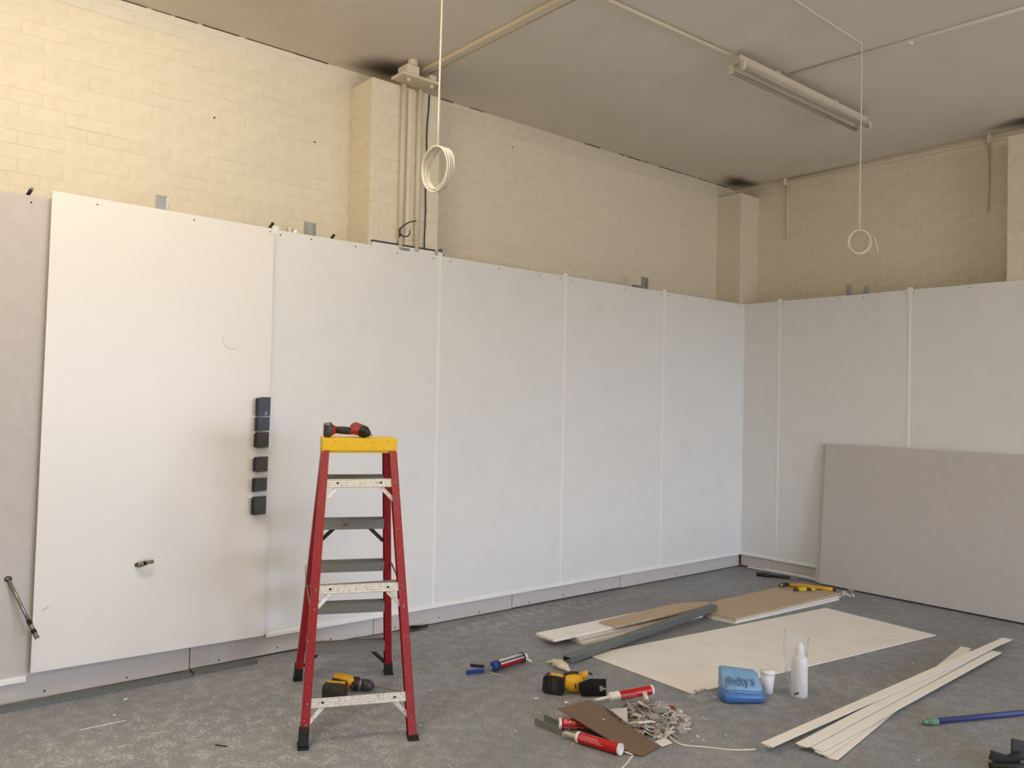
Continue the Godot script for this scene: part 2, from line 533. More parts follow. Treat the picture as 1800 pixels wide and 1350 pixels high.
const BZ := -0.31
const RX := 0.28
func room() -> void:
	var st := geo()
	var ax := FX0
	# floor: top face laid out in real metres so that the dust lies where it lies
	for q in [[-9.6, 0.7, -0.6, 11.7]]:
		var c := [Vector3(q[0], 0, q[2]), Vector3(q[1], 0, q[2]), Vector3(q[1], 0, q[3]), Vector3(q[0], 0, q[3])]
		for t in [[0, 1, 2], [0, 2, 3]]:
			for j in t:
				st.set_uv(Vector2((c[j].x - ax) / FW, (c[j].z - FZ0) / FD))
				st.add_vertex(c[j])
	st.set_uv(Vector2.ZERO)
	box(st, Vector3(-4.45, -0.101, 5.55), Vector3(10.3, 0.2, 12.3), 0.001)
	struct("floor", st, M.concrete)
	st = geo()
	box(st, Vector3(-4.45, CEIL + 0.1, 5.55), Vector3(10.3, 0.2, 12.3), 0.001)
	var ce := struct("ceiling", st, M.ceiling)
	for q in [[-4.0, -0.12, 0.42, 0.2], [0.06, -0.12, 0.34, 0.2], [0.1, 2.52, 0.2, 0.4]]:  # shade of the gaps over the pier heads, painted on as dark fading fans
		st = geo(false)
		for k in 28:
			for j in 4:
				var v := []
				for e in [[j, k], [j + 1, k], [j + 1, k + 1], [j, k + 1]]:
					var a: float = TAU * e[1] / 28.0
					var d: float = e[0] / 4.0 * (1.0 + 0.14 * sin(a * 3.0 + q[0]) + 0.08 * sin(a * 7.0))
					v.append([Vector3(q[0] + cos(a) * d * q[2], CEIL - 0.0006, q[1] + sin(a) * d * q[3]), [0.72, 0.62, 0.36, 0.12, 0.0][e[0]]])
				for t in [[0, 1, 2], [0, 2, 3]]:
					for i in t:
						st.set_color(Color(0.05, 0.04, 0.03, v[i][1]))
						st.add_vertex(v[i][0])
		obj("gap_shade", st, M.painted_shade, ce)
	# back wall
	st = geo()
	box(st, Vector3(-4.45, CEIL * 0.5, BZ - 0.1 - 0.0009), Vector3(10.3, CEIL, 0.2), 0.001)
	var wb := struct("wall_back", st, M.mortar)
	bricks(wb, Vector3(-7.0, 2.425, BZ - 0.006), Vector3.RIGHT, Vector3.BACK, 7.28, CEIL - 0.002, 0.1, [[2.785, 3.33]], true)
	# the open crack between brickwork and ceiling
	st = geo()
	var cx := -6.9
	while cx < 0.2:
		var cl := rng.randf_range(0.06, 0.34)
		if (cx + cl < -4.24 or cx > -3.66) and rng.randf() < 0.82:
			box(st, Vector3(cx + cl * 0.5, CEIL - 0.003, BZ + 0.0005), Vector3(cl, rng.randf_range(0.0025, 0.007), 0.003), 0.0)
		cx += cl + rng.randf_range(0.0, 0.05)
	obj("crack", st, M.crack, wb)
	for q: Vector3 in HOLES:
		st = geo(false)
		lathe(st, [Vector2(0.0065, 0.0), Vector2(0.005, 0.002), Vector2(0.0, 0.002)], 10, Transform3D(Basis(Vector3.RIGHT, Vector3.BACK, Vector3.UP), q))
		obj("plug_hole", st, M.screw, wb)
	st = geo()
	box(st, Vector3(RX + 0.1009, CEIL * 0.5, 5.55), Vector3(0.2, CEIL, 12.3), 0.001)
	var wr := struct("wall_right", st, M.mortar)
	bricks(wr, Vector3(RX + 0.006, 2.425, BZ), Vector3.BACK, Vector3.LEFT, 3.8, CEIL - 0.002, 0.02, [], false, 280)
	# piers
	pier(wb, -4.22, -3.667, BZ - 0.005, -0.03)
	pier(wb, -0.03, RX, BZ - 0.005, -0.03, 3.685)
	var pr := pier_box(wr, Vector3(0.02, 0, 2.345), Vector3(RX, 3.71, 2.9))
	bricks(pr, Vector3(0.0263, 2.425, 2.345), Vector3.BACK, Vector3.LEFT, 0.55, 3.71)
	st = geo()
	box(st, Vector3(-9.5, CEIL * 0.5, 5.55), Vector3(0.2, CEIL, 12.3), 0.001)
	struct("wall_left", st, M.mortar)
	st = geo()
	var zf := 11.6
	box(st, Vector3(-7.8, CEIL * 0.5, zf), Vector3(4.2, CEIL, 0.2), 0.001)
	box(st, Vector3(0.1, CEIL * 0.5, zf), Vector3(1.6, CEIL, 0.2), 0.001)
	box(st, Vector3(-3.2, 0.25, zf), Vector3(5.0, 0.5, 0.2), 0.001)
	box(st, Vector3(-3.2, 3.26, zf), Vector3(5.0, 1.12, 0.2), 0.001)
	struct("wall_front", st, M.mortar)
	st = geo()
	for x in [-5.67, -4.45, -3.2, -1.95, -0.73]:
		box(st, Vector3(x, 1.6, zf), Vector3(0.06, 2.2, 0.08), 0.004)
	box(st, Vector3(-3.2, 0.53, zf), Vector3(5.0, 0.06, 0.1), 0.004)
	box(st, Vector3(-3.2, 2.67, zf), Vector3(5.0, 0.06, 0.1), 0.004)
	var win := struct("window_1", st, M.dark_metal)
	for i in 4:
		st = geo()
		box(st, Vector3(-5.06 + 1.24 * i, 1.6, zf), Vector3(1.18, 2.08, 0.008), 0.001)
		obj("pane", st, M.pane, win)

func pier_box(parent: Node3D, lo: Vector3, hi: Vector3) -> MeshInstance3D:
	var st := geo()
	var g := 0.004
	box(st, (lo + hi) * 0.5 + Vector3(0, 0, 0), Vector3(hi.x - lo.x - g, hi.y - lo.y, hi.z - lo.z - g), 0.003)
	return obj("pier", st, M.mortar, parent)

func pier(parent: Node3D, x0: float, x1: float, z0: float, z1: float, top := 3.7) -> void:
	var p := pier_box(parent, Vector3(x0, 0, z0), Vector3(x1, top, z1))
	bricks(p, Vector3(x0, 2.425, z1 - 0.0063), Vector3.RIGHT, Vector3.BACK, x1 - x0, top - 0.002, 0.04)
	bricks(p, Vector3(x0 + 0.0063, 2.425, z0 + 0.012), Vector3.BACK, Vector3.LEFT, z1 - z0 - 0.016, top - 0.002, 0.1)
	if x1 < 0.0:
		bricks(p, Vector3(x1 - 0.0063, 2.425, z0 + 0.012), Vector3.BACK, Vector3.RIGHT, z1 - z0 - 0.016, top - 0.002, 0.1)

# ------------------------------------------------------------------ lamps
func batten(at: Vector3, turn: float, lit: bool, label: String, energy := 0.0) -> void:
	var t := thing("batten_light", label, "light fitting", at, turn)
	var L := 1.66
	var st := geo()
	box(st, Vector3(0, -0.055, 0), Vector3(L, 0.05, 0.075), 0.008)
	prism(st, PackedVector2Array([Vector2(-0.037, -0.08), Vector2(0.037, -0.08), Vector2(0.02, -0.098), Vector2(-0.02, -0.098)]), L - 0.06, Transform3D(Basis(Vector3(0, 0, 1), Vector3.UP, Vector3(-1, 0, 0)), Vector3.ZERO))
	obj("body", st, M.dull_plastic, t)
	for x in [-0.35, 0.42]:
		st = geo()
		box(st, Vector3(x, -0.016, -0.02), Vector3(0.05, 0.034, 0.05), 0.004)
		obj("spacer", st, M.white_paint, t)
	for s in [-1.0, 1.0]:
		st = geo(false)
		tube(st, PackedVector3Array([Vector3(-L * 0.5 + 0.03, -0.118, 0.05 * s), Vector3(L * 0.5 - 0.03, -0.118, 0.05 * s)]), 0.0135, 12)
		obj("tube", st, M.tube_glow if lit else M.clear_tube, t)
		for e in [-1.0, 1.0]:
			st = geo()
			box(st, Vector3(e * (L * 0.5 - 0.012), -0.104, 0.044 * s), Vector3(0.024, 0.06, 0.036), 0.006)
			obj("lamp_holder", st, M.white_paint, t)
	if lit:
		# the two bare tubes shine down and out to either side of the spine
		for s in [-1.0, 1.0]:
			var a := AreaLight3D.new()
			a.name = "lamp_light"
			a.area_size = Vector2(L - 0.1, 0.05)
			a.light_color = Color(1.0, 0.945, 0.86)
			a.light_energy = energy * 0.5
			a.area_range = 30.0
			a.area_attenuation = 2.0
			a.shadow_enabled = true
			a.position = Vector3(0, -0.13, 0.075 * s)
			a.rotation_degrees = Vector3(-90.0 + 50.0, 0 if s < 0 else 180.0, 0)
			t.add_child(a, true)

func lamps() -> void:
	batten(Vector3(-1.76, CEIL, 1.67), 0.0, false, "unlit twin-tube batten light fitting on the ceiling, cream body")
	batten(Vector3(-6.3, CEIL, 1.9), 0.0, true, "lit batten light on the ceiling above the loose white panel", 6.4)
	batten(Vector3(-1.7, CEIL, 5.75), 0.0, true, "lit batten light on the ceiling behind the leaning boards", 3.6)
	batten(Vector3(-6.3, CEIL, 5.75), 0.0, true, "lit batten light on the ceiling just behind the viewer", 5.5)

# ------------------------------------------------------------------ panels
func screw(parent: Node3D, at: Vector3, n: Vector3, r := 0.0045) -> void:
	var st := geo(false)
	var y := n
	var x := y.cross(Vector3(0.3, 1, 0.2)).normalized()
	lathe(st, [Vector2(0.0, 0.003), Vector2(r * 0.7, 0.0028), Vector2(r, 0.0008), Vector2(r, -0.004)], 10, Transform3D(Basis(x, y, x.cross(y)), at))
	obj("screw", st, M.screw, parent)

const PB := 0.1346
const PT := 2.5746
func panels() -> void:
	# back wall panels
	var lab := ["white wall panel fixed right of the loose one, behind the red stepladder", "white wall panel under the brick pier with the two painted pipes", "white wall panel fourth from the back corner's right neighbour, between pier panel and corner panels", "last white panel of the long wall, ending in the room corner"]
	lab[2] = "white panel of the long wall next but one to the room corner"
	var scr := [[-4.848, -4.644, -4.331, -4.015, -3.72], [-3.572, -3.129, -2.724, -2.5], [-2.38, -1.752, -1.518, -1.27], [-1.16, -0.902, -0.542, -0.08]]
	for i in 4:
		var x0 := -4.88 + 1.22 * i
		var t := thing("wall_panel", lab[i], "wall panel", Vector3(x0 + 0.61, PB, 0), 0, "")
		var st := geo()
		box(st, Vector3(0, 1.22, -0.006), Vector3(1.217, 2.44, 0.012), 0.0015)
		obj("board", st, M.panel, t)
		for x in scr[i]:
			screw(t, Vector3(x - x0 - 0.61, 2.548 - PB + rng.randf_range(-0.003, 0.003), 0.0005), Vector3.BACK)
	var g := thing("wall_panel", "grey unpainted board at the far left edge, behind the loose white panel", "wall panel", Vector3(-6.145, 0.13, 0))
	var st := geo()
	box(st, Vector3(0, 1.21, -0.0075), Vector3(2.51, 2.42, 0.012), 0.0015)
	obj("board", st, M.plasterboard, g)
	screw(g, Vector3(-0.033, 2.385, -0.001), Vector3.BACK)
	var p := thing("wall_panel", "loose white panel standing proud of the wall, six dark clips along its right edge", "wall panel", Vector3(-5.503, 0.159, 0.04), 0)
	p.rotation_degrees.z = 0.0
	st = geo()
	var poly := PackedVector2Array([Vector2(-0.616, 0.0), Vector2(0.6, -0.014), Vector2(0.594, 2.41), Vector2(-0.591, 2.423)])
	prism(st, poly, 0.012)
	obj("board", st, M.panel_warm, p)
	for x in [0.57, -0.38, 0.12]:
		screw(p, Vector3(x, 2.388, 0.006), Vector3.BACK, 0.004)
	# pencil-thin scuff marks on the loose panel
	st = geo()
	var pts := PackedVector3Array()
	for k in 9:
		var a := lerpf(2.9, 5.2, k / 8.0)
		pts.append(Vector3(0.36 + 0.06 * cos(a), 1.73 + 0.055 * sin(a), 0.0065))
	tube(st, pts, 0.0012, 4)
	obj("scratch", st, M.galvanised_light, p)
	st = geo()
	tube(st, PackedVector3Array([Vector3(-0.575, 0.305, 0.0065), Vector3(-0.56, 0.31, 0.0065), Vector3(-0.545, 0.32, 0.0065)]), 0.0022, 4)
	obj("scratch", st, M.galvanised_light, p)
	# right wall panels
	var labr := ["narrow white panel strip on the short wall, right beside the room corner", "white panel of the short wall behind the left half of the leaning boards", "white panel of the short wall at the right edge of the photo"]
	var zr := [[0.002, 0.397], [0.397, 1.617], [1.617, 2.837], [2.837, 4.057]]
	labr.append("white panel of the short wall farthest from the corner, out of frame")
	var scz := [[0.36], [0.43, 1.002, 1.217, 1.58], [1.65, 2.088, 2.5], []]
	for i in 3:
		var a: float = zr[i][0]
		var b: float = zr[i][1]
		var t := thing("wall_panel", labr[i], "wall panel", Vector3(0, PB, (a + b) * 0.5))
		st = geo()
		box(st, Vector3(0.006, 1.22, 0), Vector3(0.012, 2.44, b - a - 0.003), 0.0015)
		obj("board", st, M.panel, t)
		for z in scz[i]:
			screw(t, Vector3(-0.0005, 2.548 - PB, z - (a + b) * 0.5), Vector3.LEFT)
	# joint cover strips
	var jl := ["white joint strip left of the red stepladder, beside the loose panel", "white joint strip below the right edge of the brick pier", "white joint strip midway along the long wall", "white joint strip of the long wall nearest the room corner"]
	for i in 4:
		var x := -4.88 + 1.22 * i
		st = geo()
		box(st, Vector3(x, PB + 1.228, 0.0015), Vector3(0.022, 2.45, 0.004), 0.0015)
		box(st, Vector3(x, PT + 0.006, -0.004), Vector3(0.04, 0.03, 0.014), 0.002)
		single("joint_strip", st, M.strip, jl[i], "cover strip")
	st = geo()
	box(st, Vector3(-0.004, PB + 1.22, 0.004), Vector3(0.012, 2.44, 0.012), 0.003)
	single("corner_strip", st, M.strip, "white inside corner strip where the two panelled walls meet", "cover strip")
	for i in 2:
		var z: float = zr[i + 1][0]
		st = geo()
		box(st, Vector3(-0.0015, PB + 1.228, z), Vector3(0.004, 2.45, 0.022), 0.0015)
		box(st, Vector3(0.004, PT + 0.006, z), Vector3(0.014, 0.03, 0.04), 0.002)
		single("joint_strip", st, M.strip, ["white joint strip of the short wall near the room corner", "white joint strip of the short wall above the leaning boards"][i], "cover strip")
	# bottom trims
	st = geo()
	box(st, Vector3(-2.44, PB - 0.004, 0.004), Vector3(4.87, 0.026, 0.018), 0.003)
	single("edge_trim", st, M.strip, "long white edge trim along the foot of the long wall panels", "edge trim")
	st = geo()
	box(st, Vector3(-6.77, PB - 0.012, 0.003), Vector3(1.28, 0.03, 0.016), 0.003)
	single("edge_trim", st, M.strip, "short white edge trim at the lower left corner of the photo", "edge trim")
	st = geo()
	box(st, Vector3(-0.004, PB - 0.004, 1.43), Vector3(0.018, 0.026, 2.84), 0.003)
	single("edge_trim", st, M.strip, "white edge trim along the foot of the short wall panels", "edge trim")
	# kick boards
	var base := Node3D.new()
	base.name = "baseboard_back"
	base.set_meta("kind", "structure")
	add_child(base)
	var cuts := [-7.4, -5.314, -4.12, -2.92, -1.72, 0.0]
	for i in 5:
		st = geo()
		box(st, Vector3((cuts[i] + cuts[i + 1]) * 0.5, 0.068 + (0.004 if i % 2 else 0.0), -0.018), Vector3(cuts[i + 1] - cuts[i] - 0.005, 0.122, 0.0125), 0.0015)
		var o := obj("board", st, M.plasterboard, base)
		var n := 5 if i == 0 else 3
		for k in n:
			screw(o, Vector3(lerpf(cuts[i] + 0.06, cuts[i + 1] - 0.06, (k + 0.3) / n), 0.03 + 0.01 * (k % 2), -0.0115), Vector3.BACK, 0.005)
	var br := Node3D.new()
	br.name = "baseboard_right"
	br.set_meta("kind", "structure")
	add_child(br)
	for i in 2:
		st = geo()
		box(st, Vector3(0.018, 0.073, 0.73 + 1.46 * i), Vector3(0.0125, 0.118, 1.45), 0.0015)
		obj("board", st, M.plasterboard, br)

# ------------------------------------------------------------------ ceiling and wall services
func conduit(pts: Array, r: float, m: Material, label: String, called := "conduit", cat := "conduit") -> void:
	var st := geo(false)
	tube(st, PackedVector3Array(pts), r, 10)
	single(called, st, m, label, cat)

func ceiling_run() -> void:
	var st := geo()
	box(st, Vector3(-3.872, CEIL - 0.014, 0.8), Vector3(0.05, 0.026, 1.5), 0.004)
	box(st, Vector3(-3.872, CEIL - 0.028, 0.8), Vector3(0.05, 0.004, 1.5), 0.002)
	single("cable_trunking", st, M.white_paint, "wide white cable trunking on the ceiling, running out from the brick pier", "trunking")
	conduit([Vector3(-3.822, CEIL - 0.012, 0.05), Vector3(-3.81, CEIL - 0.012, 1.55)], 0.009, M.white_paint, "thin white conduit on the ceiling beside the wide trunking")
	conduit([Vector3(-3.85, CEIL - 0.014, 1.585), Vector3(-2.6, CEIL - 0.014, 1.625)], 0.012, M.white_paint, "white conduit on the ceiling leading to the unlit batten light")
	conduit([Vector3(-2.02, CEIL - 0.012, 1.72), Vector3(-1.9, CEIL - 0.012, 3.6)], 0.011, M.ceiling, "ceiling coloured conduit running right from the unlit batten light")
	st = geo()
	box(st, Vector3(-1.955, CEIL - 0.014, 2.47), Vector3(0.05, 0.026, 0.03), 0.004)
	single("conduit_clip", st, M.ceiling, "small saddle clip on the ceiling conduit right of the batten light", "clip")
	# hanging cables with coils
	hanging(Vector3(-4.845, 0, 1.65), 2.71, 2.615, 0.098, -87.0, 0.0036, 9, "bright white cable hanging in front of the brick pier, ending in a thick coil", Vector3(-4.845, CEIL, 1.65))
	hanging(Vector3(-2.126, 0, 2.259), 2.66, 2.588, 0.07, -50.0, 0.0026, 5, "thin white cable hanging at the right from the ceiling, ending in a small coil", Vector3(-3.4, CEIL, 2.30))
	# ceiling box at the pier
	var t := thing("conduit_box", "white painted metal conduit box on the ceiling at the head of the brick pier", "junction box", Vector3(-3.95, CEIL, 0.07))
	st = geo()
	box(st, Vector3(0, -0.105, 0), Vector3(0.29, 0.02, 0.15), 0.004)
	obj("tray", st, M.white_paint, t)
	st = geo()
	box(st, Vector3(-0.06, -0.065, 0.01), Vector3(0.1, 0.065, 0.12), 0.006)
	obj("box", st, M.white_paint, t)
	st = geo(false)
	lathe(st, [Vector2(0.0, -0.035), Vector2(0.03, -0.035), Vector2(0.032, -0.03), Vector2(0.032, -0.001), Vector2(0.0, -0.001)], 20, Transform3D(Basis(), Vector3(-0.06, 0, 0.06)))
	obj("round_cover", st, M.white_paint, t)
	for x in [-0.07, 0.115]:
		st = geo(false)
		lathe(st, [Vector2(0.0, -0.136), Vector2(0.012, -0.136), Vector2(0.016, -0.128), Vector2(0.016, -0.114), Vector2(0.0, -0.114)], 8, Transform3D(Basis(), Vector3(x, 0, 0.03)))
		obj("bolt", st, M.white_paint, t)
	st = geo()
	box(st, Vector3(0.115, -0.075, 0.02), Vector3(0.05, 0.05, 0.06), 0.004)
	obj("bracket", st, M.white_paint, t)
	# pipes down the pier
	conduit([Vector3(-3.988, 3.7, -0.008), Vector3(-3.988, 2.58, -0.008)], 0.0175, M.white_paint, "left one of two painted pipes running down the brick pier", "pipe", "pipe")
	conduit([Vector3(-3.858, 3.7, -0.008), Vector3(-3.858, 2.58, -0.008)], 0.0175, M.white_paint, "right one of two painted pipes running down the brick pier", "pipe", "pipe")
	st = geo()
	box(st, Vector3(-3.926, 3.13, -0.025), Vector3(0.036, 1.1, 0.014), 0.006)
	single("cover_channel", st, M.brick1, "flat painted channel between the two pipes on the pier", "cable channel")
	var pts := []
	for k in 12:
		var y := lerpf(3.69, 2.58, k / 11.0)
		pts.append(Vector3(-3.783 + 0.012 * maxf(0.0, (y - 3.5) / 0.2) + 0.003 * sin(k * 1.7), y, -0.02))
	conduit(pts, 0.0045, M.black_cable, "black cable clipped straight down the right side of the pier", "black_cable", "cable")
	# curled black cable end
	pts = []
	pts.append(Vector3(-4.01, 2.58, -0.02))
	pts.append(Vector3(-4.0, 2.64, -0.005))
	for k in 13:
		var a := lerpf(2.6, 6.6, k / 12.0)
		pts.append(Vector3(-3.968 + 0.042 * cos(a), 2.70 + 0.036 * sin(a), 0.01 + 0.003 * k / 12.0))
	var loop := pts.duplicate()
	conduit(loop, 0.0042, M.black_cable, "loop of loose black cable poking up over the panels at the pier", "cable_loop", "cable")
	conduit([Vector3(-4.006, 2.66, 0.012), Vector3(-4.005, 2.71, 0.014), Vector3(-3.975, 2.74, 0.016), Vector3(-3.935, 2.768, 0.02), Vector3(-3.885, 2.782, 0.024)], 0.004, M.black_cable, "bent free end of black cable reaching right above the loop", "cable_end", "cable")
	# conduits along the right wall
	conduit([Vector3(0.268, CEIL - 0.018, 0.25), Vector3(0.268, CEIL - 0.035, 1.2), Vector3(0.268, CEIL - 0.045, 2.36)], 0.013, M.brick1, "painted conduit along the top of the short brick wall")
	conduit([Vector3(0.27, 3.78, 0.295), Vector3(0.272, 3.22, 0.302)], 0.009, M.brick2, "painted conduit down the short brick wall near the corner pier")
	conduit([Vector3(0.27, 3.76, 2.12), Vector3(0.272, 3.2, 2.112)], 0.009, M.brick2, "painted conduit down the short brick wall beside the right edge pier")
	for z in [0.28, 2.13]:
		st = geo()
		box(st, Vector3(0.252, CEIL - 0.035, z), Vector3(0.05, 0.07, 0.026), 0.005)
		single("conduit_elbow", st, M.brick1, "painted conduit elbow at the ceiling near the corner pier" if z < 1 else "painted conduit elbow at the ceiling near the right edge pier", "conduit fitting")

func hanging(at: Vector3, coil_top: float, centre: float, r: float, face: float, thick: float, turns: int, label: String, from: Vector3) -> void:
	var t := thing("hanging_cable", label, "cable", Vector3(at.x, CEIL, at.z))
	var st := geo(false)
	var pts := PackedVector3Array()
	if from.distance_to(Vector3(at.x, CEIL, at.z)) > 0.1:
		pts.append(from - t.position + Vector3(0, -0.006, 0))
		pts.append(Vector3(-0.6, -0.006, 0.012))
		pts.append(Vector3(-0.01, -0.006, 0.0))
		pts.append(Vector3(0.0, -0.012, 0.0))
	else:
		pts.append(Vector3(0, 0, 0))
	for k in 8:
		pts.append(Vector3(0.002 * sin(k * 0.8), lerpf(-0.1, coil_top - CEIL, k / 7.0), 0.0))
	tube(st, pts, thick * 1.25, 8)
	obj("drop", st, M.cable, t)
	var b := Basis(Vector3.UP, deg_to_rad(face))
	var c := Vector3(0, centre - CEIL, 0)
	for k in turns:
		st = geo(false)
		var ring := PackedVector3Array()
		var rr := r * rng.randf_range(0.93, 1.03)
		var off := Vector3(rng.randf_range(-0.004, 0.004), 0, (k - turns * 0.5) * thick * 1.5)
		off.y = r - rr
		var tilt := Basis(Vector3(rng.randf_range(-1, 1), rng.randf_range(-0.4, 0.4), 0).normalized(), rng.randf_range(-0.09, 0.09))
		for j in 32:
			var a := TAU * j / 32.0
			ring.append(c + b * (tilt * (Vector3(cos(a) * rr * 0.93, sin(a) * rr * 1.03, 0)) + off))
		tube(st, ring, thick, 7, true)
		obj("coil_turn", st, M.cable, t)
	if turns < 7:
		st = geo(false)
		tube(st, PackedVector3Array([c + b * Vector3(0.055, 0.045, 0.005), c + b * Vector3(0.085, 0.02, 0.012), c + b * Vector3(0.1, -0.04, 0.016), c + b * Vector3(0.104, -0.07, 0.018)]), thick, 6)
		obj("tail", st, M.cable, t)

func wall_bits() -> void:
	# tops of the metal studs behind the panels
	var studs := [[Vector3(-5.535, 2.675, -0.05), 0.062, "shiny_metal", "shiny metal stud end rising behind the loose white panel"], [Vector3(-4.639, 2.668, -0.05), 0.064, "galvanised_light", "grey metal stud end above the panel behind the stepladder"], [Vector3(-1.452, 2.688, -0.05), 0.055, "galvanised_light", "grey metal stud end above the long wall near the corner"]]
	for s in studs:
		var st := geo()
		var y0 := 0.02
		var w: float = s[1]
		var top: float = s[0].y
		var h := top - y0
		box(st, Vector3(s[0].x, y0 + h * 0.5, s[0].z), Vector3(w, h, 0.0015), 0.0004)
		for e in [-1.0, 1.0]:
			box(st, Vector3(s[0].x + e * w * 0.5, y0 + h * 0.5 - 0.004, s[0].z + 0.018), Vector3(0.0015, h - 0.01, 0.036), 0.0004)
		single("metal_stud", st, M[s[2]], s[3], "metal stud")
	var st := geo()
	box(st, Vector3(-1.54, 2.585, -0.04), Vector3(0.1, 0.02, 0.04), 0.001)
	box(st, Vector3(-1.56, 2.597, -0.04), Vector3(0.06, 0.006, 0.03), 0.001)
	single("track_end", st, M.galvanised, "low bent track end beside the stud near the corner", "metal track")
	for q in [[-4.775, 2.612, 0.02], [-4.735, 2.606, 0.03]]:
		st = geo()
		box(st, Vector3(q[0], 2.55, -0.05), Vector3(q[2], 2.0 * (q[1] - 2.55), 0.0015), 0.0004)
		box(st, Vector3(q[0] - q[2] * 0.5, 2.548, -0.035), Vector3(0.0015, 2.0 * (q[1] - 2.55), 0.03), 0.0004)
		single("stud_offcut", st, M.shiny_metal, "short cut stud end beside the joint strip, " + ("left piece" if q[0] < -4.75 else "right piece"), "metal stud")
	for z in [1.055, 1.215]:
		st = geo()
		var top := 2.68 if z < 1.1 else 2.648
		box(st, Vector3(0.05, top * 0.5, z), Vector3(0.0015, top, 0.05), 0.0004)
		box(st, Vector3(0.035, top * 0.5 - 0.004, z + 0.025), Vector3(0.03, top - 0.02, 0.0015), 0.0004)
		single("metal_stud", st, M.galvanised_light, "left one of two stud ends above the short wall" if z < 1.1 else "right one of two stud ends above the short wall", "metal stud")
	st = geo()
	box(st, Vector3(0.05, 2.57, 1.14), Vector3(0.04, 0.03, 0.2), 0.001)
	single("track_end", st, M.galvanised, "strip of metal track joining the two stud ends above the short wall", "metal track")
	# level lying on the panel tops in front of the pier
	var lv := thing("spirit_level", "slim pale spirit level with dark top edge lying on the panels below the pier", "spirit level", Vector3(-3.955, PT, -0.012))
	st = geo()
	box(st, Vector3(0, 0.0135, 0), Vector3(0.5, 0.027, 0.018), 0.002)
	obj("body", st, M.white_plastic, lv)
	st = geo()
	box(st, Vector3(0, 0.032, 0), Vector3(0.505, 0.012, 0.022), 0.002)
	obj("top_edge", st, M.blue_black, lv)
	st = geo()
	box(st, Vector3(0.0, 0.008, 0.012), Vector3(0.075, 0.016, 0.008), 0.002)
	obj("vial", st, M.galvanised, lv)
	st = geo()
	box(st, Vector3(-3.665, 2.592, -0.015), Vector3(0.06, 0.035, 0.002), 0.0005)
	box(st, Vector3(-3.625, 2.605, -0.03), Vector3(0.02, 0.06, 0.05), 0.001, Basis(Vector3.BACK, 0.5))
	box(st, Vector3(-3.59, 2.585, -0.03), Vector3(0.04, 0.03, 0.04), 0.001, Basis(Vector3.BACK, -0.3))
	single("bent_bracket", st, M.shiny_metal, "bent shiny bracket on the panel tops at the pier's right edge", "bracket")
	# bolts
	var bl := [[Vector3(-6.186, 2.565, -0.02), "dark bolt stub sticking up above the grey board at far left"], [Vector3(-4.906, 2.588, -0.02), "dark bolt stub at the top right corner of the loose panel"], [Vector3(-4.49, 2.58, -0.03), "dark bolt stub leaning above the panel behind the stepladder"]]
	for b in bl:
		var t := thing("bolt_stub", b[1], "bolt", b[0])
		var axis := Vector3(0.35, 0.8, 0.5).normalized()
		st = geo(false)
		tube(st, PackedVector3Array([-axis * 0.03, axis * 0.022]), 0.009, 10)
		obj("shank", st, M.bolt, t)
		st = geo(false)
		tube(st, PackedVector3Array([axis * 0.022, axis * 0.034]), 0.0085, 10)
		obj("tip", st, M.shiny_metal if b[0].x < -6.0 else M.bolt, t)
	# dark clips on the loose panel edge
	var cl := [[1.4985, 0.115, true, "blue_black"], [1.397, 0.082, false, "blue_black"], [1.303, 0.094, true, "grey_black"], [1.16, 0.092, true, "grey_black"], [1.041, 0.08, false, "grey_black"], [0.918, 0.11, true, "grey_black"]]
	var cn := ["topmost dark clip, tall with a chalky smear, on the loose panel", "second dark clip from the top, touching the chalk smeared one", "third dark clip from the top on the loose panel's edge", "fourth dark clip from the top on the loose panel's edge", "small plain square dark clip, fifth from the top", "lowest dark clip, tall and notched, on the loose panel's edge"]
	for i in 6:
		var q = cl[i]
		var h: float = q[1]
		var t := thing("edge_clip", cn[i], "clip", Vector3(-4.9625 - 0.002 * i, q[0] - h * 0.5 + 0.003, 0.047), 0, "dark clips on the loose panel")
		var m: Material = M[q[3]]
		st = geo()
		var pl := PackedVector2Array([Vector2(-0.026, 0.0), Vector2(0.046, 0.004), Vector2(0.047, h), Vector2(-0.012, h), Vector2(-0.026, h - 0.01)]) if q[2] else PackedVector2Array([Vector2(-0.026, 0.0), Vector2(0.046, 0.003), Vector2(0.047, h), Vector2(-0.026, h)])
		prism(st, pl, 0.003, Transform3D(Basis(), Vector3(0, 0, 0.03)))
		var fc := obj("face", st, m, t)
		st = geo()
		box(st, Vector3(-0.0275, h * 0.5 - 0.002, 0.016), Vector3(0.003, h - (0.014 if q[2] else 0.0), 0.03), 0.0005)
		box(st, Vector3(-0.036, h * 0.5 - 0.002, 0.0315), Vector3(0.018, h - (0.016 if q[2] else 0.002), 0.004), 0.0005)
		obj("side", st, M.black, t)
		st = geo()
		box(st, Vector3(0.01, h * 0.5, 0.001), Vector3(0.07, h * 0.9, 0.004), 0.0005)
		box(st, Vector3(0.02, h * 0.5, 0.015), Vector3(0.02, h * 0.7, 0.028), 0.0005)
		obj("back", st, M.black, t)
		if i == 0:
			st = geo()
			prism(st, PackedVector2Array([Vector2(0.016, 0.008), Vector2(0.027, 0.012), Vector2(0.024, 0.03), Vector2(0.018, 0.034), Vector2(0.014, 0.02)]), 0.0006, Transform3D(Basis(), Vector3(0, 0, 0.0318)))
			obj("chalk_smear", st, M.chalk, fc)
	# pipe at far left
	var pp := thing("pipe", "long steel pipe with two dark collars jutting from the grey board at left", "pipe", Vector3(-6.222, 0.63, 0))
	var e := Vector3(0.108, -0.275, 0.15)
	st = geo(false)
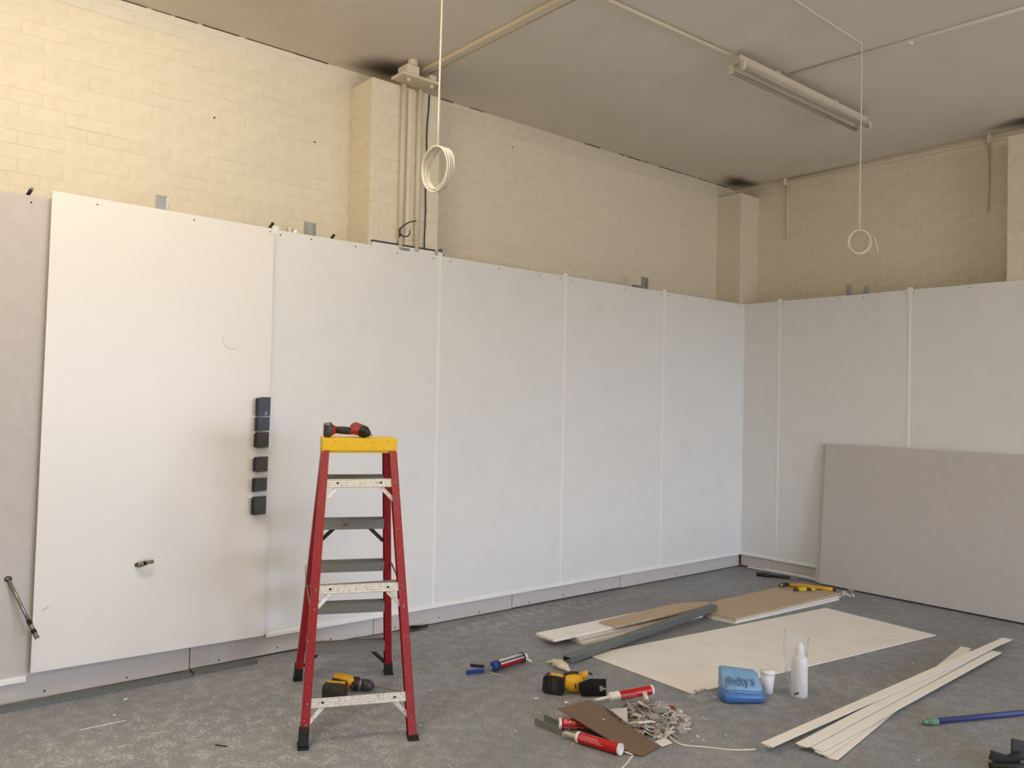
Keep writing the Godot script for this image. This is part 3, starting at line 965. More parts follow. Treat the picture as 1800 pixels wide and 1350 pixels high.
	tube(st, PackedVector3Array([Vector3.ZERO, e * 0.72]), 0.0085, 12)
	obj("tube", st, M.steel, pp)
	for k in [[0.7, 0.77, 0.0115, "bolt"], [0.77, 0.86, 0.0105, "worn_steel"], [0.86, 0.91, 0.0125, "bolt"], [0.91, 1.0, 0.0115, "worn_steel"]]:
		st = geo(false)
		tube(st, PackedVector3Array([e * k[0], e * k[1]]), k[2], 12)
		obj("collar", st, M[k[3]], pp)
	st = geo(false)
	var ring := PackedVector3Array()
	for j in 14:
		ring.append(Vector3(cos(TAU * j / 14) * 0.014, sin(TAU * j / 14) * 0.012, 0.001))
	tube(st, ring, 0.003, 6, true)
	obj("hole_rim", st, M.bolt, pp)
	var ps := thing("pipe_stub", "short jointed metal pipe stub sticking out of the loose white panel", "pipe", Vector3(-5.632, 0.643, 0.046))
	st = geo(false)
	tube(st, PackedVector3Array([Vector3(0, 0, -0.004), Vector3(0.002, 0.002, 0.022)]), 0.0105, 12)
	obj("collar", st, M.bolt, ps)
	for k in [[Vector3(0.002, 0.0, 0.02), Vector3(0.012, 0.003, 0.036), 0.0115, "worn_steel"], [Vector3(0.012, 0.004, 0.03), Vector3(0.026, 0.009, 0.036), 0.0125, "worn_steel"], [Vector3(0.027, 0.009, 0.036), Vector3(0.036, 0.013, 0.036), 0.0125, "bolt"], [Vector3(0.036, 0.014, 0.036), Vector3(0.074, 0.016, 0.036), 0.0105, "worn_steel"]]:
		st = geo(false)
		tube(st, PackedVector3Array([k[0], k[1]]), k[2], 12)
		obj("joint" if k[2] > 0.011 else "tube", st, M[k[3]], ps)

# ------------------------------------------------------------------ stepladder
const LADDER := Vector3(-4.8685, 0, 1.0275)
const LTURN := -24.82
func rail(t: Node3D, a: Vector3, b: Vector3, s: float, back: float) -> void:
	# a, b: outer front corner below and above; the web stands on the outer side, both flanges point inwards
	var st := geo()
	var wd := 0.068
	var z := Vector3(0, 0, -back)
	var x := Vector3(-s, 0, 0)
	beam(st, a + x * 0.002 + z * wd * 0.5, b + x * 0.002 + z * wd * 0.5, Vector3.RIGHT, 0.004, wd, 0.001)
	beam(st, a + x * 0.02 + z * 0.002, b + x * 0.019 + z * 0.002, Vector3.RIGHT, 0.036, 0.004, 0.001)
	beam(st, a + x * 0.02 + z * (wd - 0.002), b + x * 0.019 + z * (wd - 0.002), Vector3.RIGHT, 0.036, 0.004, 0.001)
	obj("rail", st, M.ladder_red, t)

func boot(t: Node3D, a: Vector3, b: Vector3, s: float, back: float, tall: float) -> void:
	var d := (b - a).normalized()
	var st := geo()
	var c := a + Vector3(-s * 0.0185, 0, -back * 0.034)
	beam(st, c + d * 0.004, c + d * tall, Vector3.RIGHT, 0.044, 0.078, 0.003)
	box(st, c + Vector3(0, 0.005, 0), Vector3(0.05, 0.01, 0.085), 0.002)
	obj("boot", st, M.rubber, t)

func rivet(t: Node3D, at: Vector3, m: Material, r := 0.0055) -> void:
	var st := geo(false)
	lathe(st, [Vector2(r, -0.003), Vector2(r, 0.0008), Vector2(r * 0.7, 0.0026), Vector2(0, 0.0034)], 10, Transform3D(Basis(Vector3.RIGHT, Vector3.BACK, Vector3.UP), at))
	obj("rivet", st, m, t)

func ladder() -> void:
	var t := thing("stepladder", "red stepladder with yellow cap, paint-flecked rails and worn grey treads", "ladder", LADDER, LTURN)
	var top := 1.312
	var fl := [Vector3(-0.26, 0, 0.462), Vector3(-0.18, top, 0.1)]
	var fr := [Vector3(0.265, 0, 0.463), Vector3(0.187, top, 0.1)]
	var bl := [Vector3(-0.268, 0, -0.463), Vector3(-0.172, top, -0.098)]
	var br := [Vector3(0.266, 0, -0.463), Vector3(0.182, top, -0.098)]
	rail(t, fl[0].lerp(fl[1], 0.01), fl[1], -1.0, 1.0)
	rail(t, fr[0].lerp(fr[1], 0.006), fr[1], 1.0, 1.0)
	rail(t, bl[0].lerp(bl[1], 0.01), bl[1], -1.0, 1.0)
	rail(t, br[0].lerp(br[1], 0.01), br[1], 1.0, 1.0)
	boot(t, fl[0] + Vector3(-0.002, 0, 0.003), fl[1], -1.0, 1.0, 0.085)
	boot(t, bl[0] + Vector3(-0.002, 0, 0.003), bl[1], -1.0, 1.0, 0.085)
	boot(t, br[0] + Vector3(0.002, 0, 0.003), br[1], 1.0, 1.0, 0.08)
	boot(t, fr[0] + Vector3(0.002, 0, 0.003), fr[1], 1.0, 1.0, 0.014)
	# cap: top plate and four skirts
	var st := geo()
	box(st, Vector3(0.005, 1.361, -0.033), Vector3(0.366, 0.008, 0.276), 0.003)
	box(st, Vector3(0.005, 1.334, 0.103), Vector3(0.366, 0.06, 0.005), 0.002)
	box(st, Vector3(0.005, 1.334, -0.169), Vector3(0.366, 0.06, 0.005), 0.002)
	box(st, Vector3(0.005, 1.3, 0.095), Vector3(0.352, 0.016, 0.004), 0.001)
	for x in [-0.176, 0.186]:
		box(st, Vector3(x, 1.328, -0.033), Vector3(0.005, 0.07, 0.276), 0.002)
	obj("cap", st, M.ladder_yellow, t)
	# treads between the rear rails
	var ty := [1.155, 0.918, 0.679, 0.441, 0.204]
	for i in 5:
		var y: float = ty[i]
		var f := y / top
		var xl := lerpf(bl[0].x, bl[1].x, f) + 0.037
		var xr := lerpf(br[0].x, br[1].x, f) - 0.037
		var z := lerpf(-0.463, -0.098, (y - 0.025) / top)
		var w := xr - xl
		var cx := (xl + xr) * 0.5
		st = geo()
		box(st, Vector3(cx, y - 0.003, z - 0.035), Vector3(w, 0.006, 0.082), 0.0015)
		for k in 5:
			box(st, Vector3(cx, y + 0.001, z + 0.0 - 0.017 * k), Vector3(w, 0.004, 0.005), 0.001)
		box(st, Vector3(cx, y - 0.026, z + 0.004), Vector3(w, 0.052, 0.004), 0.0015)
		box(st, Vector3(cx, y - 0.026, z - 0.074), Vector3(w, 0.052, 0.004), 0.0015)
		var tread := obj("tread", st, M.tread_grey, t)
		if i in [1, 4]:
			for s in [-1.0, 1.0]:
				st = geo()
				var ex := xl if s < 0 else xr
				beam(st, Vector3(ex - s * 0.075, y - 0.048, z - 0.03), Vector3(ex + s * 0.004, y - 0.125, z - 0.045), Vector3.BACK, 0.01, 0.02, 0.001)
				obj("tread_brace", st, M.dark_metal, tread)
		if i == 1:
			var tm := TextMesh.new()
			tm.text = "#2"
			tm.font_size = 16
			tm.pixel_size = 0.0016
			tm.depth = 0.0006
			var o := MeshInstance3D.new()
			o.name = "marking"
			o.mesh = tm
			o.material_override = M.black
			o.position = Vector3(cx - 0.034, y - 0.025, z + 0.0064)
			tread.add_child(o, true)
	# braces on the front rails
	var fy := [1.146, 0.661, 0.181]
	for i in 3:
		var y: float = fy[i]
		var f := y / top
		var xl := lerpf(fl[0].x, fl[1].x, f) + 0.028
		var xr := lerpf(fr[0].x, fr[1].x, f) - 0.028
		var z := lerpf(0.462, 0.1, f) - 0.008
		var cx := (xl + xr) * 0.5
		var tilt := Basis(Vector3.BACK, 0.006) * Basis(Vector3.RIGHT, -0.27)
		st = geo()
		box(st, Vector3(cx, y, z), Vector3(xr - xl, 0.042, 0.004), 0.001, tilt)
		for k in 4:
			box(st, Vector3(cx, y, z) + tilt * Vector3(0, -0.017 + 0.0113 * k, 0.003), Vector3(xr - xl, 0.0045, 0.003), 0.001, tilt)
		var cb := obj("cross_brace", st, M.dirty_aluminium, t)
		for s in [-1.0, 1.0]:
			var ex := xl if s < 0 else xr
			var dz := 0.276 * 0.07
			rivet(cb, Vector3(ex - s * 0.06, y + 0.002, z + 0.004), M.dark_metal, 0.006)
			st = geo()
			beam(st, Vector3(ex - s * 0.06, y - 0.02, z - 0.004), Vector3(ex + s * 0.004, y - 0.084, z + dz - 0.006), Vector3.BACK, 0.01, 0.02, 0.001)
			obj("brace_strap", st, M.dirty_aluminium, cb)
			for dy in [0.0, -0.085]:
				var yy: float = y + dy
				var ff: float = yy / top
				rivet(t, Vector3((lerpf(fl[0].x, fl[1].x, ff) + 0.02) if s < 0 else (lerpf(fr[0].x, fr[1].x, ff) - 0.02), yy, lerpf(0.463, 0.1, ff) + 0.001), M.worn_steel, 0.0055)
	# spreader links
	for s in [-1.0, 1.0]:
		var a := Vector3(-0.222 if s < 0 else 0.226, 0.58, 0.25)
		var b := Vector3(-0.228 if s < 0 else 0.224, 0.66, -0.3)
		var k := (a + b) * 0.5 + Vector3(s * 0.006, 0.0, 0)
		st = geo()
		beam(st, a, k, Vector3.UP, 0.016, 0.003, 0.0008)
		obj("spreader_link", st, M.worn_steel, t)
		st = geo()
		beam(st, k + Vector3(s * 0.004, 0, 0), b + Vector3(s * 0.004, 0, 0), Vector3.UP, 0.016, 0.003, 0.0008)
		obj("spreader_link", st, M.worn_steel, t)
	st = geo(false)
	tube(st, PackedVector3Array([Vector3(-0.222, 0.618, 0.0), Vector3(0.224, 0.63, 0.0)]), 0.007, 10)
	obj("spreader_bar", st, M.worn_steel, t)

# ------------------------------------------------------------------ power tools
func x3(x: float, y: float, z: float) -> Vector3:
	return Vector3(x, y, z)

func drills() -> void:
	var V := Vector3.RIGHT
	# red drill lying on the ladder cap
	var at := Transform3D(Basis(Vector3.UP, deg_to_rad(LTURN)), LADDER) * Vector3(0, 1.3655, 0.03)
	var t := thing("cordless_drill", "red and black cordless drill lying on the yellow ladder cap", "drill", at, LTURN)
	var st := geo(false)
	var yv := Vector3(0.05, 1, 0).normalized()
	loft(st, [[x3(-0.171, 0.037, 0.0), yv * 0.026, x3(0, 0, 0.028), 4.0], [x3(-0.166, 0.037, 0.0), yv * 0.035, x3(0, 0, 0.036), 4.0], [x3(-0.138, 0.038, 0.0), yv * 0.037, x3(0, 0, 0.037), 4.0], [x3(-0.131, 0.038, 0), yv * 0.032, x3(0, 0, 0.03), 4.0]], 20)
	var bt := obj("battery", st, M.grey_black, t)
	st = geo(false)
	loft(st, [[x3(-0.172, 0.062, 0.012), yv * 0.009, x3(0, 0, 0.02), 3.0], [x3(-0.14, 0.066, 0.014), yv * 0.01, x3(0, 0, 0.022), 3.0]], 12)
	obj("battery_clip", st, M.worn_steel, bt)
	st = geo(false)
	loft(st, [[x3(-0.134, 0.037, 0), x3(0, 0.031, 0), x3(0, 0, 0.03), 3.0], [x3(-0.124, 0.037, 0), x3(0, 0.026, 0), x3(0, 0, 0.026), 3.0], [x3(-0.11, 0.037, 0), x3(0, 0.018, 0), x3(0, 0, 0.019), 2.4]], 16)
	obj("foot", st, M.tool_red, t)
	st = geo(false)
	loft(st, [[x3(-0.112, 0.037, 0), x3(0, 0.017, 0), x3(0, 0, 0.018), 2.4], [x3(-0.085, 0.036, 0), x3(0, 0.0195, 0), x3(0, 0, 0.02), 2.4], [x3(-0.055, 0.034, 0), x3(0, 0.0195, 0), x3(0, 0, 0.02), 2.4], [x3(-0.035, 0.032, 0), x3(0, 0.018, 0), x3(0, 0, 0.019), 2.4]], 16)
	obj("grip", st, M.black, t)
	st = geo(false)
	loft(st, [[x3(-0.04, 0.033, 0), x3(0, 0.0185, 0), x3(0, 0, 0.0195), 2.4], [x3(-0.02, 0.033, -0.002), x3(0, 0.018, 0), x3(0, 0, 0.022), 2.4], [x3(0.0, 0.034, -0.008), x3(0, 0.024, 0), x3(0, 0, 0.03), 2.4], [x3(0.02, 0.034, -0.02), x3(0, 0.028, 0), x3(0, 0, 0.045), 2.6]], 16)
	obj("neck", st, M.tool_red, t)
	var ax := x3(0.4, -0.17, 1.0).normalized()
	var side := ax.cross(Vector3.UP).normalized()
	var bs := Basis(side, ax, side.cross(ax))
	st = geo(false)
	lathe(st, [Vector2(0, -0.11), Vector2(0.022, -0.108), Vector2(0.03, -0.09), Vector2(0.031, -0.02), Vector2(0.029, 0.0)], 24, Transform3D(bs, x3(0.025, 0.0315, 0.0)))
	obj("motor_housing", st, M.tool_red, t)
	st = geo(false)
	lathe(st, [Vector2(0.03, -0.004), Vector2(0.0305, 0.012), Vector2(0.027, 0.022), Vector2(0.02, 0.03), Vector2(0.018, 0.05), Vector2(0.013, 0.062), Vector2(0.006, 0.068), Vector2(0, 0.069)], 24, Transform3D(bs, x3(0.025, 0.0315, 0.0)))
	obj("chuck", st, M.black, t)
	st = geo(false)
	tube(st, PackedVector3Array([x3(0.025, 0.0315, 0) + ax * 0.066, x3(0.025, 0.0315, 0) + ax * 0.094]), 0.004, 8)
	obj("bit", st, M.steel, t)
	# yellow drill on the floor behind the lowest ladder brace
	t = thing("cordless_drill", "yellow and black cordless drill with long bit on the floor under the stepladder", "drill", Vector3(-4.682, 0, 0.905), -40.25)
	st = geo(false)
	loft(st, [[x3(-0.232, 0.038, 0.075), x3(0, 0.03, 0), x3(0, 0, 0.04), 5.0], [x3(-0.226, 0.038, 0.075), x3(0, 0.036, 0), x3(0, 0, 0.046), 5.0], [x3(-0.118, 0.036, 0.092), x3(0, 0.035, 0), x3(0, 0, 0.046), 5.0], [x3(-0.112, 0.036, 0.093), x3(0, 0.03, 0), x3(0, 0, 0.04), 5.0]], 20)
	bt = obj("battery", st, M.battery_dusty, t)
	st = geo()
	box(st, x3(-0.172, 0.073, 0.055), x3(0.1, 0.008, 0.022), 0.003, Basis(Vector3.UP, -0.15))
	obj("battery_rail", st, M.tool_yellow, bt)
	st = geo(false)
	loft(st, [[x3(-0.165, 0.05, 0.06), x3(0.03, 0, 0), x3(0, 0.022, 0), 2.6], [x3(-0.155, 0.046, 0.03), x3(0.022, 0, 0), x3(0, 0.018, 0), 2.6], [x3(-0.14, 0.042, -0.02), x3(0.026, 0, 0), x3(0, 0.02, 0), 2.6]], 16)
	obj("grip", st, M.tool_black, t)
	st = geo(false)
	loft(st, [[x3(-0.205, 0.054, -0.05), x3(0, 0.024, 0), x3(0, 0, 0.026), 3.0], [x3(-0.2, 0.054, -0.05), x3(0, 0.031, 0), x3(0, 0, 0.032), 3.0], [x3(-0.135, 0.047, -0.04), x3(0, 0.034, 0), x3(0, 0, 0.034), 3.0], [x3(-0.09, 0.04, -0.03), x3(0, 0.032, 0), x3(0, 0, 0.032), 3.0]], 20)
	obj("body", st, M.tool_yellow, t)
	st = geo(false)
	loft(st, [[x3(-0.209, 0.046, -0.032), x3(0, 0.02, 0), x3(0, 0, 0.018), 3.0], [x3(-0.205, 0.046, -0.03), x3(0, 0.025, 0), x3(0, 0, 0.022), 3.0], [x3(-0.16, 0.042, -0.022), x3(0, 0.025, 0), x3(0, 0, 0.022), 3.0], [x3(-0.128, 0.036, -0.016), x3(0, 0.016, 0), x3(0, 0, 0.016), 3.0]], 14)
	obj("side_cover", st, M.tool_black, t)
	st = geo(false)
	lathe(st, [Vector2(0, 0), Vector2(0.011, 0.0), Vector2(0.011, 0.012), Vector2(0.0, 0.012)], 12, Transform3D(Basis(Vector3.RIGHT, Vector3.BACK, Vector3.UP), x3(-0.1, 0.034, -0.006)))
	obj("button", st, M.handle_brown, t)
	var cb := Basis(x3(0, 0, 1), x3(0.985, -0.11, 0.13).normalized(), x3(0.11, 0.985, 0).normalized()).orthonormalized()
	var sp := x3(-0.095, 0.04, -0.03)
	st = geo(false)
	lathe(st, [Vector2(0, -0.005), Vector2(0.034, -0.005), Vector2(0.036, 0.004), Vector2(0.036, 0.024), Vector2(0.032, 0.03), Vector2(0.0, 0.03)], 24, Transform3D(cb, sp))
	obj("torque_ring", st, M.tool_black, t)
	st = geo(false)
	lathe(st, [Vector2(0, 0.03), Vector2(0.031, 0.03), Vector2(0.031, 0.042), Vector2(0.0, 0.042)], 24, Transform3D(cb, sp))
	obj("collar", st, M.worn_steel, t)
	st = geo(false)
	lathe(st, [Vector2(0, 0.042), Vector2(0.03, 0.042), Vector2(0.031, 0.075), Vector2(0.026, 0.092), Vector2(0.013, 0.106), Vector2(0.007, 0.11), Vector2(0, 0.11)], 24, Transform3D(cb, sp))
	obj("chuck", st, M.grey_black, t)
	st = geo(false)
	var bit := PackedVector3Array()
	for k in 15:
		bit.append(sp + cb.y * (0.108 + 0.155 * k / 14.0) + Vector3(0, -0.006 * k / 14.0, 0.0))
	tube(st, bit, 0.005, 6)
	var hx := PackedVector3Array()
	for k in 40:
		var a := k * 0.7
		hx.append(sp + cb * Vector3(cos(a) * 0.0036, 0.15 + 0.11 * k / 39.0, sin(a) * 0.0036) + Vector3(0, -0.0016 - 0.0044 * k / 39.0, 0))
	tube(st, hx, 0.0018, 5)
	obj("bit", st, M.worn_steel, t)
	# yellow jigsaw lying near the rubbish heap
	t = thing("jigsaw", "yellow cordless jigsaw lying on its side with black sole plate", "jigsaw", Vector3(-3.823, 0, 1.556), -40.25)
	st = geo()
	var bp := PackedVector2Array()
	for q in [[-0.045, -0.047], [0.045, -0.047], [0.058, -0.034], [0.058, 0.034], [0.042, 0.047], [-0.046, 0.047], [-0.058, 0.034], [-0.058, -0.033]]:
		bp.append(Vector2(q[0], q[1]))
	var bx := Transform3D(Basis(Vector3.UP, -0.25) * Basis(Vector3.BACK, -0.06), x3(-0.098, 0.05, 0.0))
	prism(st, bp, 0.055, bx)
	bt = obj("battery", st, M.black, t)
	st = geo()
	box(st, bx * x3(-0.022, 0.0, 0.029), x3(0.01, 0.05, 0.004), 0.001, bx.basis)
	box(st, bx * x3(0.008, 0.0, 0.029), x3(0.04, 0.075, 0.004), 0.002, bx.basis)
	obj("battery_ribs", st, M.battery_dusty, bt)
	st = geo()
	box(st, bx * x3(0.01, 0.047, -0.008), x3(0.07, 0.008, 0.03), 0.002, bx.basis)
	obj("battery_rail", st, M.tool_yellow, bt)
	st = geo(false)
	loft(st, [[x3(-0.055, 0.058, -0.02), x3(0, 0.02, 0), x3(0, 0, 0.025), 2.2], [x3(-0.04, 0.052, -0.022), x3(0, 0.036, 0), x3(0, 0, 0.034), 2.2], [x3(-0.015, 0.05, -0.022), x3(0, 0.046, 0), x3(0, 0, 0.042), 2.2], [x3(0.015, 0.05, -0.022), x3(0, 0.047, 0), x3(0, 0, 0.044), 2.2], [x3(0.04, 0.05, -0.02), x3(0, 0.042, 0), x3(0, 0, 0.04), 2.2], [x3(0.058, 0.05, -0.016), x3(0, 0.028, 0), x3(0, 0, 0.03), 2.2]], 20)
	obj("body", st, M.tool_yellow, t)
	st = geo()
	box(st, x3(0.015, 0.047, 0.023), x3(0.006, 0.025, 0.004), 0.001)
	obj("vent", st, M.black, t)
	st = geo(false)
	loft(st, [[x3(0.04, 0.07, -0.05), x3(0, 0.02, 0), x3(0, 0, 0.02), 3.0], [x3(0.07, 0.085, -0.05), x3(0, 0.022, 0), x3(0, 0, 0.022), 3.0], [x3(0.085, 0.095, -0.05), x3(0, 0.016, 0), x3(0, 0, 0.018), 3.0]], 14)
	obj("head", st, M.tool_yellow, t)
	st = geo(false)
	loft(st, [[x3(-0.06, 0.085, -0.03), x3(0, 0.01, 0), x3(0, 0, 0.014), 2.4], [x3(-0.01, 0.098, -0.035), x3(0, 0.01, 0), x3(0, 0, 0.014), 2.4], [x3(0.035, 0.098, -0.045), x3(0, 0.008, 0), x3(0, 0, 0.012), 2.4]], 12)
	obj("grip", st, M.tool_black, t)
	st = geo()
	var sx := Transform3D(Basis(Vector3.UP, -0.08) * Basis(Vector3.BACK, 0.03) * Basis(Vector3.RIGHT, -0.14), x3(0.03, 0.004, 0.05))
	prism(st, PackedVector2Array([Vector2(0.004, 0.02), Vector2(0.02, 0.0), Vector2(0.145, 0.004), Vector2(0.146, 0.037), Vector2(0.13, 0.037), Vector2(0.128, 0.03), Vector2(0.112, 0.03), Vector2(0.112, 0.056), Vector2(0.128, 0.056), Vector2(0.13, 0.047), Vector2(0.147, 0.047), Vector2(0.148, 0.092), Vector2(0.06, 0.092), Vector2(0.0, 0.068)]), 0.006, sx)
	bt = obj("sole_plate", st, M.black_gloss, t)
	st = geo()
	box(st, sx * x3(0.05, 0.05, 0.004), x3(0.03, 0.004, 0.002), 0.0005, sx.basis)
	obj("slot", st, M.screw, bt)
	st = geo(false)
	tube(st, PackedVector3Array([x3(0.09, 0.1, -0.04), x3(0.11, 0.094, -0.03)]), 0.006, 8)
	obj("blade_clamp", st, M.dark_metal, t)

# ------------------------------------------------------------------ boards and strips
# a sheet from its top corners, thick downwards
func slab(st: SurfaceTool, top: Array, thick: float) -> void:
	var c := Vector3.ZERO
	for p in top:
		c += p
	c /= top.size()
	var n := Vector3.ZERO
	for i in top.size():
		n += (top[i] - c).cross(top[(i + 1) % top.size()] - c)
	n = n.normalized()
	if n.y < 0.0:
		n = -n
	for i in top.size():
		var a: Vector3 = top[i]
		var b: Vector3 = top[(i + 1) % top.size()]
		tri(st, c, a, b, n)
		tri(st, c - n * thick, a - n * thick, b - n * thick, -n)
		quad(st, a, b, b - n * thick, a - n * thick, (a + b) * 0.5 - c)

func boards() -> void:
	var st := geo()
	var h := 0.0075
	slab(st, [x3(-3.279, h, 1.135), x3(-3.311, h, 1.956), x3(-2.1, h, 2.12), x3(-0.984, h, 2.261), x3(-0.896, h, 1.397)], 0.0055)
	single("board_sheet", st, M.sheet, "big cream-white sheet lying flat on the floor", "board")
	# left heap
	st = geo()
	slab(st, [x3(-3.14, 0.0185, 0.965), x3(-1.91, 0.0185, 0.985), x3(-1.92, 0.0185, 0.79), x3(-3.13, 0.0185, 0.75)], 0.0175)
	single("board_offcut", st, M.sheet, "long white board offcut lowest in the left heap, its end by the channel", "board", "")
	st = geo()
	slab(st, [x3(-3.15, 0.038, 0.93), x3(-1.93, 0.038, 0.972), x3(-1.93, 0.038, 0.77), x3(-3.14, 0.038, 0.74)], 0.0165)
	single("board_offcut", st, M.board_edge, "narrow pale board in the middle of the left heap, broken left end", "board")
	st = geo()
	slab(st, [x3(-3.335, 0.056, 0.718), x3(-3.34, 0.056, 0.9), x3(-1.96, 0.056, 0.932), x3(-1.95, 0.056, 0.757)], 0.016)
	single("board_offcut", st, M.sheet, "pale plank overhanging the left end of the left heap", "board")
	st = geo()
	slab(st, [x3(-2.825, 0.071, 0.8), x3(-2.815, 0.071, 0.946), x3(-2.7, 0.0715, 0.955), x3(-1.76, 0.0725, 0.98), x3(-1.74, 0.0725, 0.88), x3(-1.95, 0.072, 0.795), x3(-2.1, 0.072, 0.782)], 0.013)
	single("board_offcut", st, M.tan_board, "tan-faced offcut topmost in the left heap", "board")
	# right heap
	var ys := [0.0135, 0.0285, 0.043]
	var nm := ["white board lowest in the right heap by the yellow tools", "white board in the middle of the right heap by the yellow tools", "tan-faced board topmost in the right heap, yellow tools on it"]
	for i in 3:
		st = geo()
		var s := [0.03, 0.012, 0.0][i] as float
		var y: float = ys[i]
		slab(st, [x3(-1.9 - s * 0.2, y, 1.06), x3(-1.885 + s * 0.3, y, 1.255 - s * 0.4), x3(-0.47 - s * 2.2, y, 1.285 + s * 0.9), x3(-0.5 - s, y, 0.86), x3(-1.5, y, 0.838), x3(-1.86, y, 0.9)], 0.0125)
		single("board_offcut", st, [M.sheet, M.board_edge, M.tan_board][i], nm[i], "board")
	st = geo()
	for k in 26:
		var p := x3(-0.44 + rng.randf_range(-0.05, 0.09), 0.008 + rng.randf_range(0, 0.03), 1.3 + rng.randf_range(-0.06, 0.06))
		box(st, p, Vector3(rng.randf_range(0.01, 0.035), 0.006, rng.randf_range(0.008, 0.02)), 0.001, Basis(Vector3(rng.randf(), 1, rng.randf()).normalized(), rng.randf() * 6.0))
	var cr := single("plaster_crumbs", st, M.board_edge, "broken white plaster crumbs at the right end of the tan-topped heap", "rubble")
	cr.set_meta("kind", "stuff")
	# channel lying over both heaps
	var a := x3(-3.5, 0.008, 1.172)
	var b := x3(-1.815, 0.05, 1.012)
	var ch := thing("metal_channel", "long grey metal channel lying across the two board heaps", "metal channel", Vector3.ZERO)
	ch.position = Vector3.ZERO
	st = geo()
	var up := Vector3(0, 0.02, 0)
	beam(st, a + Vector3(0, 0.036, 0), b + Vector3(0, 0.036, 0), Vector3.BACK, 0.062, 0.0016, 0.0004)
	obj("web", st, M.track_metal, ch)
	for z in [-0.031, 0.031]:
		st = geo()
		beam(st, a + Vector3(0.008, 0.018, z), b + Vector3(0, 0.018, z), Vector3.UP, 0.037, 0.0016, 0.0004)
		obj("flange", st, M.track_metal, ch)
	# bundle of strips
	var ends := [[x3(-3.482, 0, 2.848), x3(-1.128, 0, 2.514), 0.0068], [x3(-3.49, 0, 2.806), x3(-1.22, 0, 2.575), 0.0148], [x3(-3.482, 0, 2.777), x3(-1.126, 0, 2.697), 0.0228], [x3(-3.515, 0, 2.725), x3(-1.08, 0, 2.635), 0.0308], [x3(-3.657, 0, 2.636), x3(-0.792, 0, 2.647), 0.0388]]
	var sl := ["lowest strip of the floor bundle, nearest end lying farthest right", "second lowest strip of the floor bundle, mostly covered", "middle strip of the floor bundle, its far end second from the right", "upper strip of the floor bundle, its near end second from the left", "top strip of the floor bundle, its near end farthest left and far end farthest right"]
	for i in 5:
		var e = ends[i]
		var p: Vector3 = e[0]
		var q: Vector3 = e[1]
		var y: float = e[2]
		# ends sag to the floor beyond the crossing
		st = geo()
		var n := 10
		var side := (q - p).cross(Vector3.UP).normalized()
		for k in n:
			var f0 := float(k) / n
			var f1 := float(k + 1) / n
			var m0: Vector3 = p.lerp(q, f0) + Vector3(0, y, 0)
			var m1: Vector3 = p.lerp(q, f1) + Vector3(0, y, 0)
			beam(st, m0, m1, side, 0.06, 0.0022, 0.0)
			beam(st, m0 - Vector3(0, 0.0045, 0), m1 - Vector3(0, 0.0045, 0), side, 0.028, 0.0022, 0.0)
			beam(st, m0 - Vector3(0, 0.002, 0), m1 - Vector3(0, 0.002, 0), side, 0.004, 0.004, 0.0)
		single("plastic_strip", st, M.cream_strip, sl[i], "trim strip", "cream trim strips bundled on the floor")
	# sheets leaning on the short wall
	var lean := atan2(0.088, 1.24)
	var ln := ["foremost grey board of the leaning pair on the short wall", "rear grey board leaning on the short wall, its left edge just showing"]
	for i in 2:
		st = geo()
		var bb := Basis(Vector3.BACK, -lean)
		var L := 2.4
		var z0: float = [0.905, 0.86][i]
		var foot := x3(-0.122 + 0.0145 * i, 0.013, z0 + L * 0.5)
		box(st, foot + bb * x3(0, 0.618, 0), Vector3(0.0125, 1.236 - 0.006 * i, L), 0.0015, bb)
		single("leaning_board", st, M.plasterboard, ln[i], "plasterboard")
	for z in [1.2]:
		st = geo()
		box(st, x3(-0.075, 0.006, z), Vector3(0.11, 0.012, 0.05), 0.002)
		single("packer", st, M.tan_board, "small wood packer under the left end of the leaning boards", "wood block")
	# lying metal tracks along the foot of the long wall
	for q in [[-6.25, -5.335, 0.058, 0.0, "long grey floor track lying along the foot of the loose panel"], [-5.32, -4.955, 0.05, 0.01, "short grey floor track right of the long one, before the stepladder"]]:
		st = geo()
		var cx: float = (q[0] + q[1]) * 0.5
		var bb := Basis(Vector3.UP, -0.02)
		box(st, x3(cx, 0.016, q[2]), Vector3(q[1] - q[0], 0.0016, 0.074), 0.0004, bb)
		for e in [-1.0, 1.0]:
			box(st, x3(cx, 0.008, q[2]) + bb * x3(0, 0, e * 0.037), Vector3(q[1] - q[0], 0.015, 0.0016), 0.0004, bb)
		single("metal_track", st, M.track_metal, q[4], "metal channel")

# ------------------------------------------------------------------ small things
# tiny 5 x 7 letters for print on labels
const GLYPH := {"S": [15, 16, 16, 14, 1, 1, 30], "u": [0, 0, 17, 17, 17, 19, 13], "p": [0, 0, 30, 17, 30, 16, 16], "e": [0, 0, 14, 17, 31, 16, 14], "r": [0, 0, 22, 25, 16, 16, 16], "B": [30, 17, 17, 30, 17, 17, 30], "o": [0, 0, 14, 17, 17, 17, 14], "n": [0, 0, 22, 25, 17, 17, 17], "d": [1, 1, 13, 19, 17, 17, 15], " ": [0, 0, 0, 0, 0, 0, 0]}
func print_text(im: Image, s: String, x: int, y: int, k: int, c: Color) -> void:
	for ch in s:
		var g: Array = GLYPH[ch]
		for r in 7:
			for b in 5:
				if int(g[r]) & (16 >> b):
					im.fill_rect(Rect2i(x + b * k, y + r * k, k, k), c)
		x += 6 * k

